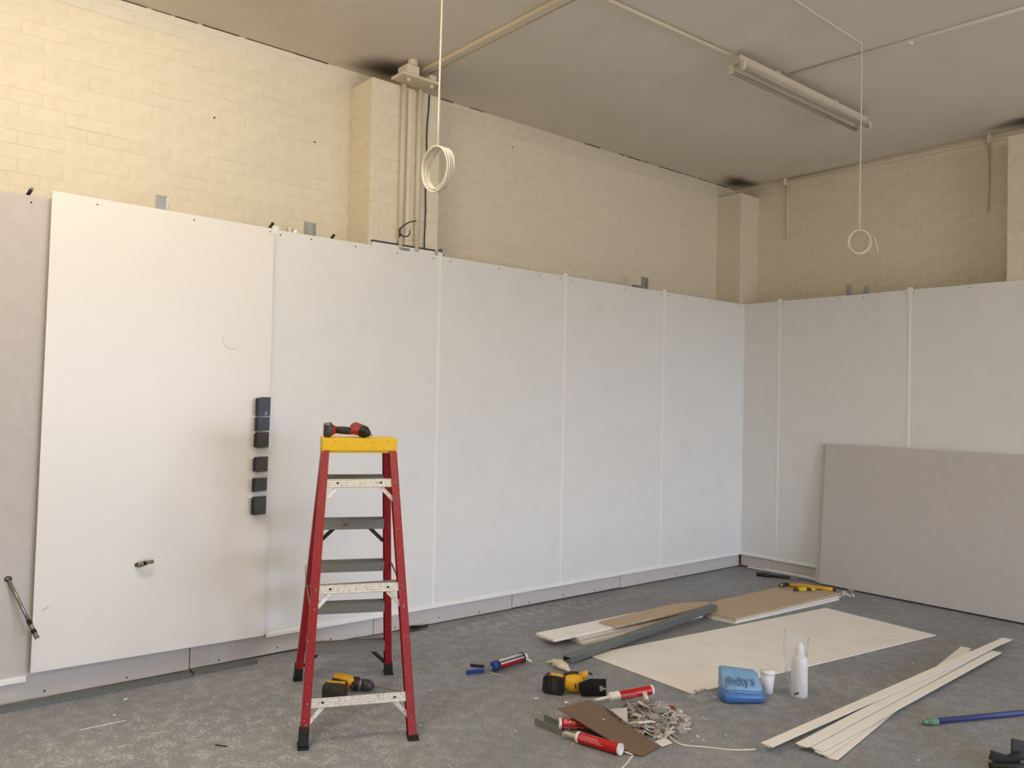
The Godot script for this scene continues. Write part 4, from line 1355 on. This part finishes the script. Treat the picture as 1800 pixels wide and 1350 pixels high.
func cartridge_label(seed_: int, words: bool) -> StandardMaterial3D:
	# u runs round the tube (image x), v along it (image y, 0 at the foot)
	var w := 256
	var h := 256
	var im := Image.create(w, h, false, Image.FORMAT_RGB8)
	var red := c8(190, 18, 26)
	var white := c8(238, 230, 224)
	im.fill(red)
	var r := RandomNumberGenerator.new()
	r.seed = seed_
	# text runs along the tube, so build it sideways and turn it
	var lab := Image.create(h, w, false, Image.FORMAT_RGB8)
	lab.fill(red)
	if words:
		for q in 4:
			print_text(lab, "Super Bond", 16, 12 + q * 64, 3, white)
			lab.fill_rect(Rect2i(12, 4 + q * 64, 228, 3), white)
			var x := 20
			while x < 200:
				var n := r.randi_range(6, 20)
				lab.fill_rect(Rect2i(x, 42 + q * 64, n, 3), c8(224, 150, 146))
				x += n + 5
	else:
		for q in 3:
			for row in 4:
				var x := 90 + row * 14
				while x < 238:
					var n := r.randi_range(5, 16)
					lab.fill_rect(Rect2i(x, 8 + q * 85 + row * 11, n, 4), c8(232, 190, 186))
					x += n + 4
	lab.rotate_90(CLOCKWISE)
	im = lab
	var m := StandardMaterial3D.new()
	m.albedo_texture = ImageTexture.create_from_image(im)
	m.roughness = 0.3
	return m

func cartridge(called: String, label: String, foot: Vector3, tip: Vector3, m: Material, roll := 0.0, bent := false, stripe := false) -> void:
	# foot: centre of the flat end, tip: end of the nozzle
	var L := foot.distance_to(tip)
	var y := (tip - foot).normalized()
	var x := y.cross(Vector3.UP).normalized()
	var b := Basis(x, y, x.cross(y))
	b = b * Basis(Vector3.UP, roll)
	var t := thing(called, label, "sealant tube", Vector3(foot.x, foot.y, foot.z))
	var xf := Transform3D(b, Vector3.ZERO)
	var body := L * 0.74
	var st := geo(false)
	lathe(st, [Vector2(0.0245, 0.012), Vector2(0.0245, body - 0.01)], 32, xf)
	obj("label", st, m, t)
	st = geo(false)
	lathe(st, [Vector2(0.0, 0.006), Vector2(0.021, 0.006), Vector2(0.022, 0.0), Vector2(0.0255, 0.0), Vector2(0.0262, 0.003), Vector2(0.0262, 0.012), Vector2(0.0245, 0.0125)], 32, xf)
	obj("rim", st, M.white_plastic, t)
	st = geo(false)
	lathe(st, [Vector2(0.0245, body - 0.011), Vector2(0.0258, body - 0.008), Vector2(0.0258, body), Vector2(0.022, body + 0.006), Vector2(0.012, body + 0.009), Vector2(0.011, body + 0.016), Vector2(0.0, body + 0.016)], 32, xf)
	obj("shoulder", st, M.white_plastic, t)
	st = geo(false)
	var p0 := xf * Vector3(0, body + 0.012, 0)
	var p1 := xf * Vector3(0, L - 0.012, 0)
	var p2 := xf * Vector3(0, L, 0)
	if bent:
		tube(st, PackedVector3Array([p0, p0.lerp(p1, 0.5), p1 + Vector3(0, 0.002, 0), p1 + (p2 - p1) * 0.7 + Vector3(0, -0.006, 0), p1 + (p2 - p1) + Vector3(0, -0.016, 0)]), 0.0105, 12, false, 0.0075)
	else:
		tube(st, PackedVector3Array([p0, p0.lerp(p1, 0.5), p1, p2]), 0.0105, 12, false, 0.0065)
	obj("nozzle", st, M.dull_plastic if bent else M.white_plastic, t)
	if stripe:
		st = geo(false)
		lathe(st, [Vector2(0.0248, body - 0.05), Vector2(0.0248, body - 0.012)], 32, xf)
		obj("white_band", st, M.white_plastic, t)

func small_things() -> void:
	var st: SurfaceTool
	cartridge("sealant_tube", "red sealant tube nearest the viewer, whole, with a bent cream nozzle", x3(-4.198, 0.0265, 2.249), x3(-4.272, 0.0265, 1.955), cartridge_label(3, false), 0.9, true)
	cartridge("sealant_tube", "red sealant tube half hidden under the brown hardboard", x3(-4.213, 0.0265, 1.862), x3(-3.99, 0.0265, 2.05), cartridge_label(4, true), 0.2)
	cartridge("sealant_tube", "red and white sealant tube lying on top of the rubbish heap", x3(-3.565, 0.062, 1.893), x3(-3.875, 0.04, 1.775), cartridge_label(5, false), 2.4, false, true)
	# brown hardboard propped on the middle tube
	st = geo()
	slab(st, [x3(-4.193, 0.086, 1.831), x3(-3.96, 0.074, 1.822), x3(-3.997, 0.008, 2.303), x3(-4.135, 0.007, 2.315), x3(-4.158, 0.009, 2.275)], 0.004)
	single("hardboard_offcut", st, M.hardboard, "brown hardboard offcut propped over a red tube, in front of the heap", "board")
	# small bent channel scrap
	var t := thing("channel_scrap", "short dark grey channel scrap with raised sides left of the red tubes", "metal channel", x3(-4.232, 0, 1.835), 4.0)
	st = geo()
	box(st, x3(0, 0.0015, 0), Vector3(0.066, 0.0016, 0.17), 0.0004)
	obj("web", st, M.galvanised, t)
	for s in [-1.0, 1.0]:
		st = geo()
		prism(st, PackedVector2Array([Vector2(-0.085, 0.0), Vector2(0.085, 0.0), Vector2(0.085, 0.024), Vector2(-0.07, 0.034), Vector2(-0.085, 0.03)]), 0.0016, Transform3D(Basis(Vector3(0, 0, 1), Vector3.UP, Vector3(-1, 0, 0)), x3(s * 0.033, 0.001, 0)))
		obj("flange", st, M.galvanised, t)
	# caulking gun and its tube
	var g0 := x3(-3.935, 0.034, 1.027)
	var g1 := x3(-3.672, 0.034, 1.0)
	var gy := (g1 - g0).normalized()
	var gx := gy.cross(Vector3.UP).normalized()
	var gb := Basis(gx, gy, gx.cross(gy))
	t = thing("caulking_gun", "blue caulking gun lying on the floor, handle pointing left", "caulking gun", g0)
	st = geo(false)
	lathe(st, [Vector2(0, -0.016), Vector2(0.018, -0.015), Vector2(0.028, -0.008), Vector2(0.03, 0.0), Vector2(0.03, 0.014), Vector2(0.0275, 0.016)], 28, Transform3D(gb, Vector3.ZERO))
	obj("end_cap", st, M.tool_blue, t)
	st = geo(false)
	lathe(st, [Vector2(0.0275, 0.014), Vector2(0.028, 0.03)], 28, Transform3D(gb, Vector3.ZERO))
	obj("sleeve", st, M.handle_brown, t)
	for s in [0.7, 3.4]:
		st = geo(false)
		var o := gb * Vector3(cos(s) * 0.0285, 0, sin(s) * 0.0285)
		tube(st, PackedVector3Array([o + gy * 0.012, o + gy * 0.235]), 0.0026, 6)
		obj("frame_rod", st, M.black, t)
	st = geo(false)
	lathe(st, [Vector2(0.026, 0.23), Vector2(0.031, 0.23), Vector2(0.031, 0.238), Vector2(0.026, 0.238)], 28, Transform3D(gb, Vector3.ZERO))
	obj("front_ring", st, M.black, t)
	st = geo()
	beam(st, gy * -0.012 + Vector3(0, -0.006, 0), gy * -0.05 + Vector3(-0.03, -0.012, -0.02), Vector3.UP, 0.02, 0.016, 0.003)
	obj("trigger_block", st, M.worn_steel, t)
	st = geo()
	beam(st, gy * -0.05 + Vector3(-0.02, -0.014, -0.012), Vector3(-0.165, -0.018, -0.05), Vector3.UP, 0.022, 0.018, 0.003)
	obj("handle", st, M.tool_blue, t)
	st = geo()
	beam(st, gy * -0.03 + Vector3(-0.02, 0.0, -0.03), Vector3(-0.11, 0.004, -0.085), Vector3.UP, 0.02, 0.01, 0.002)
	obj("trigger", st, M.blue_black, t)
	st = geo(false)
	var hk := PackedVector3Array()
	for k in 8:
		var a := k / 7.0
		hk.append(gy * -0.045 + Vector3(0.02 * a + 0.012 * a * a, -0.028 - 0.002 * a, 0.085 * a - 0.01 * a * a))
	tube(st, hk, 0.0028, 6)
	obj("rod_hook", st, M.shred, t)
	# its tube
	var lw := Image.create(256, 128, false, Image.FORMAT_RGB8)
	lw.fill(c8(226, 226, 226))
	lw.fill_rect(Rect2i(0, 98, 256, 26), c8(176, 22, 40))
	lw.fill_rect(Rect2i(0, 78, 256, 14), c8(196, 198, 206))
	var lr := RandomNumberGenerator.new()
	lr.seed = 9
	for row in 3:
		var x := 8
		while x < 240:
			var n := lr.randi_range(6, 16)
			lw.fill_rect(Rect2i(x, 56 + row * 13, n, 4), c8(60, 70, 110))
			x += n + 6
	lw.fill_rect(Rect2i(0, 124, 256, 4), c8(40, 52, 120))
	lw.fill_rect(Rect2i(0, 0, 256, 12), c8(40, 52, 120))
	lw.rotate_90(CLOCKWISE)
	var lm := StandardMaterial3D.new()
	lm.albedo_texture = ImageTexture.create_from_image(lw)
	lm.roughness = 0.35
	t = thing("sealant_tube", "white sealant tube with red stripe held in the blue caulking gun", "sealant tube", g0)
	st = geo(false)
	lathe(st, [Vector2(0.0, 0.02), Vector2(0.0255, 0.02), Vector2(0.0255, 0.228), Vector2(0.0, 0.228)], 32, Transform3D(gb * Basis(Vector3.UP, 1.2), Vector3.ZERO))
	obj("body", st, lm, t)
	st = geo(false)
	lathe(st, [Vector2(0.013, 0.226), Vector2(0.013, 0.25), Vector2(0.019, 0.252), Vector2(0.019, 0.268), Vector2(0.006, 0.27), Vector2(0.0, 0.264)], 20, Transform3D(gb, Vector3.ZERO))
	obj("cap", st, M.white_plastic, t)
	st = geo()
	beam(st, gy * 0.262 + Vector3(0.0, -0.01, 0.012), gy * 0.28 + Vector3(0.01, -0.027, 0.03), Vector3.UP, 0.01, 0.004, 0.001)
	obj("tab", st, M.white_plastic, t)
	# wipes pack
	t = thing("wipes_pack", "crumpled bright blue pack of wipes standing before the white sheet", "wipes", x3(-3.164, 0, 2.165), -36.0)
	st = geo(false)
	var W := 0.118
	var sec := func(y: float, z: float, w: float, d: float, tilt := 0.0) -> Array:
		return [x3(0.0, y, z), x3(w, tilt, 0), x3(0, 0, d), 4.5]
	loft(st, [sec.call(0.002, 0.0, W - 0.006, 0.05), sec.call(0.012, 0.006, W, 0.062), sec.call(0.035, 0.008, W, 0.067), sec.call(0.056, 0.002, W - 0.002, 0.06, -0.004), sec.call(0.062, -0.003, W - 0.006, 0.053, -0.004)], 32)
	obj("lower_roll", st, M.pack_dark, t)
	st = geo(false)
	loft(st, [sec.call(0.058, -0.008, W - 0.006, 0.052, -0.004), sec.call(0.07, -0.012, W - 0.004, 0.056, -0.006), sec.call(0.095, -0.024, W - 0.008, 0.05, -0.008), sec.call(0.122, -0.04, W - 0.012, 0.042, -0.011), sec.call(0.142, -0.053, W - 0.014, 0.03, -0.012), sec.call(0.15, -0.059, W - 0.024, 0.014, -0.012)], 32)
	var fold := obj("upper_fold", st, M.pack_blue, t)
	st = geo(false)
	tube(st, PackedVector3Array([x3(-0.1, 0.06, 0.055), x3(-0.04, 0.064, 0.058), x3(0.02, 0.058, 0.059), x3(0.09, 0.057, 0.054)]), 0.004, 6)
	obj("crease", st, M.pack_blue, t)
	var tm := TextMesh.new()
	tm.text = "Jlhdty s"
	tm.font_size = 30
	tm.pixel_size = 0.0016
	tm.depth = 0.003
	var o := MeshInstance3D.new()
	o.name = "lettering"
	o.mesh = tm
	o.material_override = M.print
	o.transform = Transform3D(Basis(Vector3.RIGHT, -0.58).scaled(Vector3(0.95, 1.35, 1.0)), x3(-0.016, 0.1085, 0.0232))
	fold.add_child(o, true)
	# cup
	t = thing("paper_cup", "white paper cup with lid standing right of the blue wipes pack", "cup", x3(-2.949, 0, 2.188))
	st = geo(false)
	lathe(st, [Vector2(0, 0.003), Vector2(0.025, 0.003), Vector2(0.026, 0.0), Vector2(0.028, 0.001), Vector2(0.0395, 0.112), Vector2(0.038, 0.112), Vector2(0.0, 0.108)], 32)
	obj("body", st, M.cup, t)
	st = geo(false)
	lathe(st, [Vector2(0.04, 0.106), Vector2(0.0425, 0.108), Vector2(0.0425, 0.116), Vector2(0.039, 0.12), Vector2(0.036, 0.129), Vector2(0.033, 0.131), Vector2(0.031, 0.126), Vector2(0.0, 0.126)], 32)
	obj("lid", st, M.white_plastic, t)
	# bottle
	t = thing("bottle", "tall white bottle with domed cap standing in a clear bag", "bottle", x3(-2.856, 0, 2.324))
	st = geo(false)
	lathe(st, [Vector2(0, 0.004), Vector2(0.036, 0.002), Vector2(0.042, 0.0), Vector2(0.0435, 0.004), Vector2(0.0435, 0.19), Vector2(0.042, 0.2), Vector2(0.037, 0.212), Vector2(0.029, 0.222), Vector2(0.02, 0.228), Vector2(0, 0.228)], 36)
	fold = obj("body", st, M.bottle_body, t)
	st = geo(false)
	lathe(st, [Vector2(0.0, 0.226), Vector2(0.021, 0.226), Vector2(0.0225, 0.23), Vector2(0.0215, 0.262), Vector2(0.018, 0.276), Vector2(0.011, 0.286), Vector2(0.0, 0.289)], 28)
	obj("cap", st, M.white_plastic, t)
	st = geo()
	for k in 5:
		var a := 2.7 + 0.12 * k
		box(st, Vector3(cos(a) * 0.0437, 0.03 - 0.003 * k, sin(a) * 0.0437), Vector3(0.006, 0.011, 0.0012), 0.0, Basis(Vector3.UP, PI * 0.5 - a))
	obj("print", st, M.black, fold)
	# bag round the bottle
	st = geo(false)
	var rings := []
	for i in 9:
		var f := i / 8.0
		var y := 0.004 + 0.335 * f
		var ring := []
		for k in 24:
			var a := TAU * k / 24.0
			var wob := 1.0 + 0.06 * sin(a * 5.0 + i * 1.7) + 0.04 * sin(a * 9.0 - i * 2.3)
			var rx := lerpf(0.05, 0.068, f) * wob
			var rz := lerpf(0.05, 0.03, f) * wob
			ring.append(x3(cos(a) * rx - 0.016 * sin(PI * f * 0.7) - 0.006, y + (0.02 * -cos(a) if i == 8 else 0.0), sin(a) * rz))
		rings.append(ring)
	for i in 8:
		for k in 24:
			var a: Vector3 = rings[i][k]
			var b: Vector3 = rings[i][(k + 1) % 24]
			var c: Vector3 = rings[i + 1][(k + 1) % 24]
			var d: Vector3 = rings[i + 1][k]
			quad(st, a, b, c, d, Vector3(a.x, 0, a.z))
	var bag := single("plastic_bag", st, M.film, "clear crinkled plastic bag pulled up around the white bottle", "plastic bag")
	bag.position = x3(-2.856, 0, 2.324)
	bag.rotation_degrees.y = -40.25
	# broom pole
	var b0 := x3(-2.74, 0.017, 2.928)
	var bd := x3(0.572, 0, 0.264).normalized()
	t = thing("broom_pole", "blue pole with a green tip lying on the floor at the right edge", "pole", b0)
	st = geo(false)
	tube(st, PackedVector3Array([Vector3.ZERO, bd * 0.012, bd * 0.03]), 0.008, 12, false, 0.0135)
	tube(st, PackedVector3Array([bd * 0.03, bd * 0.085]), 0.0165, 14)
	obj("tip", st, M.green_plastic, t)
	st = geo(false)
	tube(st, PackedVector3Array([bd * 0.08, bd * 1.35]), 0.0135, 14)
	obj("shaft", st, M.blue_pole, t)
	# dark tool at the corner
	t = thing("clamp_tool", "dark metal clamp-like tool at the bottom right corner of the photo", "tool", x3(-2.93, 0, 3.385), -40.25)
	st = geo(false)
	tube(st, PackedVector3Array([x3(-0.1, 0.018, 0.02), x3(0.16, 0.02, 0.03)]), 0.016, 14)
	obj("tube", st, M.black, t)
	st = geo()
	prism(st, PackedVector2Array([Vector2(-0.08, 0.03), Vector2(-0.07, 0.068), Vector2(0.0, 0.048), Vector2(0.05, 0.066), Vector2(0.05, 0.02), Vector2(-0.05, 0.01)]), 0.02, Transform3D(Basis(), x3(0.0, 0.0, -0.02)))
	obj("jaw", st, M.tool_black, t)
	st = geo()
	prism(st, PackedVector2Array([Vector2(0.03, 0.02), Vector2(0.033, 0.115), Vector2(0.15, 0.09), Vector2(0.15, 0.02)]), 0.012, Transform3D(Basis(), x3(0.0, 0.0, -0.045)))
	obj("plate", st, M.grey_black, t)
	# hammer and screwdriver on the tan board
	t = thing("hammer", "hammer with amber handle lying on the tan-topped heap by the leaning boards", "hammer", x3(-0.6, 0.0435, 0.9))
	st = geo(false)
	tube(st, PackedVector3Array([x3(-0.01, 0.016, 0.0), x3(0.05, 0.018, 0.09), x3(0.12, 0.014, 0.25), x3(0.15, 0.013, 0.31)]), 0.0155, 12, false, 0.018)
	obj("handle", st, M.tool_amber, t)
	st = geo(false)
	tube(st, PackedVector3Array([x3(0.148, 0.013, 0.305), x3(0.162, 0.013, 0.335)]), 0.015, 12)
	obj("butt", st, M.handle_brown, t)
	st = geo(false)
	tube(st, PackedVector3Array([x3(-0.085, 0.02, -0.02), x3(-0.045, 0.021, -0.01), x3(-0.005, 0.019, 0.0)]), 0.018, 12, false, 0.013)
	obj("head", st, M.black, t)
	st = geo(false)
	tube(st, PackedVector3Array([x3(-0.105, 0.019, -0.026), x3(-0.083, 0.02, -0.02)]), 0.019, 12)
	obj("face", st, M.worn_steel, t)
	t = thing("screwdriver", "small lime and black screwdriver beside the amber handled hammer", "screwdriver", x3(-0.735, 0.0435, 1.02))
	var sd := x3(0.19, 0, 0.132).normalized()
	for q in [[0.0, 0.04, 0.013, "handle_brown", "butt"], [0.038, 0.105, 0.0185, "lime", "handle"], [0.105, 0.15, 0.0095, "black", "neck"], [0.148, 0.182, 0.0145, "lime", "collar"], [0.18, 0.245, 0.0035, "dark_metal", "blade"]]:
		st = geo(false)
		tube(st, PackedVector3Array([sd * q[0] + x3(0, 0.0165, 0), sd * q[1] + x3(0, 0.0165, 0)]), q[2], 12)
		obj(q[4], st, M[q[3]], t)
	# things along the foot of the short wall
	st = geo()
	beam(st, x3(-0.012, 0.012, 0.1), x3(-0.025, 0.012, 0.9), Vector3.RIGHT, 0.03, 0.012, 0.002)
	single("trim_offcut", st, M.strip, "thin white trim offcut on the floor against the short wall, reaching farthest left", "trim strip")
	st = geo()
	beam(st, x3(-0.03, 0.026, 0.3), x3(-0.045, 0.03, 0.92), Vector3.RIGHT, 0.03, 0.014, 0.002)
	single("trim_offcut", st, M.strip, "white trim offcut lying over the other, beside the leaning boards", "trim strip")
	st = geo(false)
	tube(st, PackedVector3Array([x3(-0.274, 0.02, 0.368), x3(-0.225, 0.02, 0.475)]), 0.018, 14)
	tube(st, PackedVector3Array([x3(-0.226, 0.018, 0.472), x3(-0.15, 0.014, 0.632)]), 0.011, 12)
	single("black_tube", st, M.black, "black tapered tube on the floor near the room corner", "tube")
	st = geo()
	beam(st, x3(-0.19, 0.008, 0.4), x3(-0.09, 0.008, 0.68), Vector3.RIGHT, 0.03, 0.012, 0.002)
	beam(st, x3(-0.11, 0.012, 0.62), x3(-0.08, 0.02, 0.66), Vector3.UP, 0.03, 0.03, 0.004)
	single("metal_scrap", st, M.galvanised, "dull metal scrap on the floor between black tube and white trim", "metal scrap")
	# loop of strapping by the wall
	t = thing("strap_loop", "flattened loop of dark strapping on the floor behind the stepladder", "strap", x3(-3.82, 0, 0.035))
	for q in [[0.1, 0.028, 0.006, 0.0], [0.07, 0.022, 0.014, 0.4]]:
		st = geo(false)
		var ring := PackedVector3Array()
		for k in 28:
			var a := TAU * k / 28.0
			ring.append(x3(cos(a) * q[0] + q[3] * 0.06, q[2] + 0.006 + 0.006 * sin(a * 2.0 + q[3]), sin(a) * q[1]))
		tube(st, ring, 0.005, 6, true)
		obj("turn", st, M.dark_metal, t)
	# torn cream lump
	st = geo(false)
	var secs := []
	for k in 9:
		var f := k / 8.0
		var p := x3(-3.555, 0.02, 1.12).lerp(x3(-3.6, 0.016, 1.30), f)
		var r := 0.012 + 0.026 * sin(PI * clampf(f * 1.05, 0.0, 1.0)) * (0.8 + 0.35 * sin(f * 21.0))
		secs.append([p, x3(r * 1.1, 0, r * 0.3), x3(0, r * 0.7, 0), 1.7])
	loft(st, secs, 10)
	tube(st, PackedVector3Array([x3(-3.57, 0.02, 1.14), x3(-3.61, 0.016, 1.115)]), 0.009, 7, false, 0.004)
	single("foam_scrap", st, M.shred, "torn cream lump of foam on the floor above the jigsaw", "foam scrap")
	# crumpled film
	st = geo(false)
	var gr := RandomNumberGenerator.new()
	gr.seed = 5
	var hh := []
	for i in 7:
		var row := []
		for j in 6:
			row.append(x3(-3.40 + 0.026 * i + gr.randf_range(-0.008, 0.008), 0.006 + gr.randf_range(0.0, 0.045) * (1.0 if i > 0 and i < 6 and j > 0 and j < 5 else 0.15), 1.985 + 0.02 * j + gr.randf_range(-0.007, 0.007)))
		hh.append(row)
	for i in 6:
		for j in 5:
			quad(st, hh[i][j], hh[i + 1][j], hh[i + 1][j + 1], hh[i][j + 1], Vector3.UP)
	single("plastic_film", st, M.film, "scrap of crumpled clear film at the near corner of the white sheet", "plastic film")
	# cords
	var cord := func(pts: Array, r: float, label: String) -> void:
		var c := Curve3D.new()
		for i in pts.size():
			var d: Vector3 = (pts[mini(i + 1, pts.size() - 1)] - pts[maxi(i - 1, 0)]) / 6.0
			c.add_point(pts[i], -d, d)
		c.bake_interval = 0.012
		var s := geo(false)
		tube(s, c.get_baked_points(), r, 6)
		single("sealant_strand", s, M.cord, label, "strand")
	cord.call([x3(-3.87, 0.012, 2.25), x3(-3.895, 0.004, 2.335), x3(-3.826, 0.0035, 2.427), x3(-3.748, 0.0035, 2.526), x3(-3.663, 0.0035, 2.582)], 0.0035, "long pale strand trailing right from the rubbish heap to the strips")
	cord.call([x3(-4.176, 0.012, 2.247), x3(-4.165, 0.006, 2.285), x3(-4.2, 0.0035, 2.3), x3(-4.25, 0.0035, 2.325), x3(-4.34, 0.0035, 2.355)], 0.0038, "pale strand curling from the foot of the nearest red tube")
	# paper square
	st = geo()
	slab(st, [x3(-3.968, 0.006, 2.247), x3(-3.9, 0.008, 2.25), x3(-3.915, 0.006, 2.31), x3(-3.985, 0.005, 2.305)], 0.001)
	single("card_square", st, M.white_plastic, "small white card square at the front foot of the rubbish heap", "card")
	# nail
	t = thing("nail", "dark nail lying on the bare floor left of the stepladder", "nail", x3(-5.57, 0.003, 1.065))
	st = geo(false)
	tube(st, PackedVector3Array([Vector3.ZERO, x3(0.03, 0.0, 0.046)]), 0.0022, 6)
	obj("shank", st, M.screw, t)
	st = geo(false)
	tube(st, PackedVector3Array([x3(0.0295, 0.0005, 0.0455), x3(0.031, 0.0005, 0.048)]), 0.004, 8)
	obj("nail_head", st, M.screw, t)
	# long splinter
	st = geo()
	beam(st, x3(-6.0, 0.002, 0.53), x3(-5.8, 0.002, 0.537), Vector3.BACK, 0.004, 0.002, 0.0)
	single("splinter", st, M.strip, "thin white splinter lying on the floor at lower left", "splinter")

# ------------------------------------------------------------------ litter
func litter() -> void:
	var r := RandomNumberGenerator.new()
	r.seed = 21
	var st := geo()
	var cols := [Color(0.5, 0.45, 0.39), Color(0.66, 0.61, 0.54), Color(0.36, 0.33, 0.29), Color(0.56, 0.52, 0.47), Color(0.44, 0.41, 0.38), Color(0.28, 0.27, 0.26)]
	var hx := x3(0.763, 0, 0.646)
	var hz := x3(-0.646, 0, 0.763)
	var c := x3(-3.81, 0, 2.08)
	# a heap of peeled strips and flakes
	for k in 330:
		var a := r.randf() * TAU
		var d := sqrt(r.randf())
		var px := cos(a) * d * 0.17
		var pz := sin(a) * d * 0.18
		var hgt := 0.085 * (1.0 - d * d) * r.randf_range(0.25, 1.0) + 0.006
		var p := c + hx * px + hz * pz + Vector3(0, hgt, 0)
		var col: Color = cols[r.randi() % cols.size()]
		st.set_color(col)
		if r.randf() < 0.7:
			# curled ribbon
			var dir := Vector3(r.randf_range(-1, 1), r.randf_range(-0.25, 0.25), r.randf_range(-1, 1)).normalized()
			var bend := Vector3(r.randf_range(-1, 1), r.randf_range(-0.2, 1.0), r.randf_range(-1, 1)).normalized()
			var L := r.randf_range(0.04, 0.135)
			var wd := r.randf_range(0.005, 0.015)
			var prev := Vector3.ZERO
			var side := dir.cross(bend).normalized() * wd * 0.5
			for j in 7:
				var f := j / 6.0
				var q := p + dir * L * (f - 0.5) + bend * L * 0.45 * (0.25 - (f - 0.5) * (f - 0.5))
				q.y = maxf(q.y, 0.005)
				if j:
					var up := side.cross(q - prev).normalized() * 0.0012
					quad(st, prev - side + up, prev + side + up, q + side + up, q - side + up, up)
					quad(st, prev - side - up, prev + side - up, q + side - up, q - side - up, -up)
					quad(st, prev + side - up, q + side - up, q + side + up, prev + side + up, side)
					quad(st, prev - side - up, q - side - up, q - side + up, prev - side + up, -side)
				prev = q
		else:
			var b := Basis(Vector3(r.randf_range(-1, 1), r.randf_range(-1, 1), r.randf_range(-1, 1)).normalized(), r.randf() * TAU)
			var pg := PackedVector2Array()
			var n := r.randi_range(3, 5)
			for j in n:
				var aa := TAU * (j + r.randf_range(-0.2, 0.2)) / n
				pg.append(Vector2(cos(aa), sin(aa)) * r.randf_range(0.015, 0.042))
			p.y = maxf(p.y, 0.02)
			prism(st, pg, 0.003, Transform3D(b, p))
	var heap := single("rubbish_heap", st, M.pile, "heap of peeled grey-white strips and flakes behind the brown hardboard", "rubbish heap")
	heap.set_meta("kind", "stuff")
	# pieces in the heap that can be told apart
	var s2 := geo()
	slab(s2, [x3(-3.925, 0.052, 1.878), x3(-3.82, 0.064, 1.88), x3(-3.81, 0.06, 1.94), x3(-3.94, 0.045, 1.962)], 0.01)
	single("board_chip", s2, M.galvanised, "dark grey flat chip at the back left of the rubbish heap", "board chip")
	s2 = geo()
	slab(s2, [x3(-3.965, 0.07, 1.962), x3(-3.9, 0.078, 2.014), x3(-4.0, 0.055, 2.11)], 0.008)
	single("board_chip", s2, M.plasterboard, "pale triangular board chip on the rubbish heap beside the hardboard", "board chip")
	s2 = geo(false)
	tube(s2, PackedVector3Array([x3(-3.69, 0.085, 1.945), x3(-3.735, 0.068, 2.005)]), 0.0125, 12, false, 0.0095)
	single("cut_nozzle", s2, M.cord, "cream cut-off nozzle on top of the rubbish heap", "nozzle")
	s2 = geo()
	box(s2, x3(-3.66, 0.05, 2.1), Vector3(0.022, 0.008, 0.034), 0.002, Basis(Vector3(0.4, 1, 0.2).normalized(), 0.9))
	single("red_cap", s2, M.tool_red, "small red plastic cap on the right of the rubbish heap", "cap")
	# crumbs scattered over the floor
	st = geo()
	for k in 220:
		var p := Vector3.ZERO
		var m := r.randf()
		if m < 0.3:
			p = c + hx * r.randfn(0.0, 0.28) + hz * r.randfn(0.0, 0.2)
		elif m < 0.5:
			p = x3(r.randf_range(-3.9, -2.0), 0, r.randf_range(0.05, 0.4))
		elif m < 0.75:
			p = x3(r.randf_range(-6.2, -4.3), 0, r.randf_range(0.3, 1.9))
		else:
			p = x3(r.randf_range(-4.2, -1.0), 0, r.randf_range(2.2, 3.1))
		if p.z > 2.45 and p.z < 2.95 and p.x > -3.75 or p.x > -3.4 and p.x < -0.8 and p.z > 1.05 and p.z < 2.4 or p.x > -3.4 and p.z > 0.65 and p.z < 1.3:
			continue
		var s := r.randf_range(0.0025, 0.007) * (1.7 if r.randf() < 0.08 else 1.0)
		box(st, p + Vector3(0, s * 0.3, 0), Vector3(s * r.randf_range(0.8, 2.0), s * 0.6, s), s * 0.15, Basis(Vector3.UP, r.randf() * TAU))
	var cr := single("floor_crumbs", st, M.board_edge, "tiny pale plaster crumbs scattered across the grey floor", "crumbs")
	cr.set_meta("kind", "stuff")
	var bits := [[-4.04, 1.506, 0.03, "white scrap on the floor left of the rubbish heap, lone torn bit"], [-3.953, 1.643, 0.035, "white flake on the floor just above the brown hardboard"], [-3.571, 2.08, 0.04, "white hooked scrap at the right end of the rubbish heap"], [-5.727, 0.253, 0.03, "white scrap on the floor near the grey floor track"]]
	for b in bits:
		s2 = geo()
		prism(s2, PackedVector2Array([Vector2(-0.5, -0.2), Vector2(0.1, -0.3), Vector2(0.5, 0.0), Vector2(0.2, 0.1), Vector2(0.0, 0.45), Vector2(-0.1, 0.1), Vector2(-0.45, 0.15)]), 0.1, Transform3D(Basis(Vector3.UP, b[0] * 7.0) * Basis(Vector3.RIGHT, -1.45).scaled(Vector3.ONE * b[2]), x3(b[0], b[2] * 0.12 + 0.002, b[1])))
		single("white_scrap", s2, M.strip, b[3], "scrap")
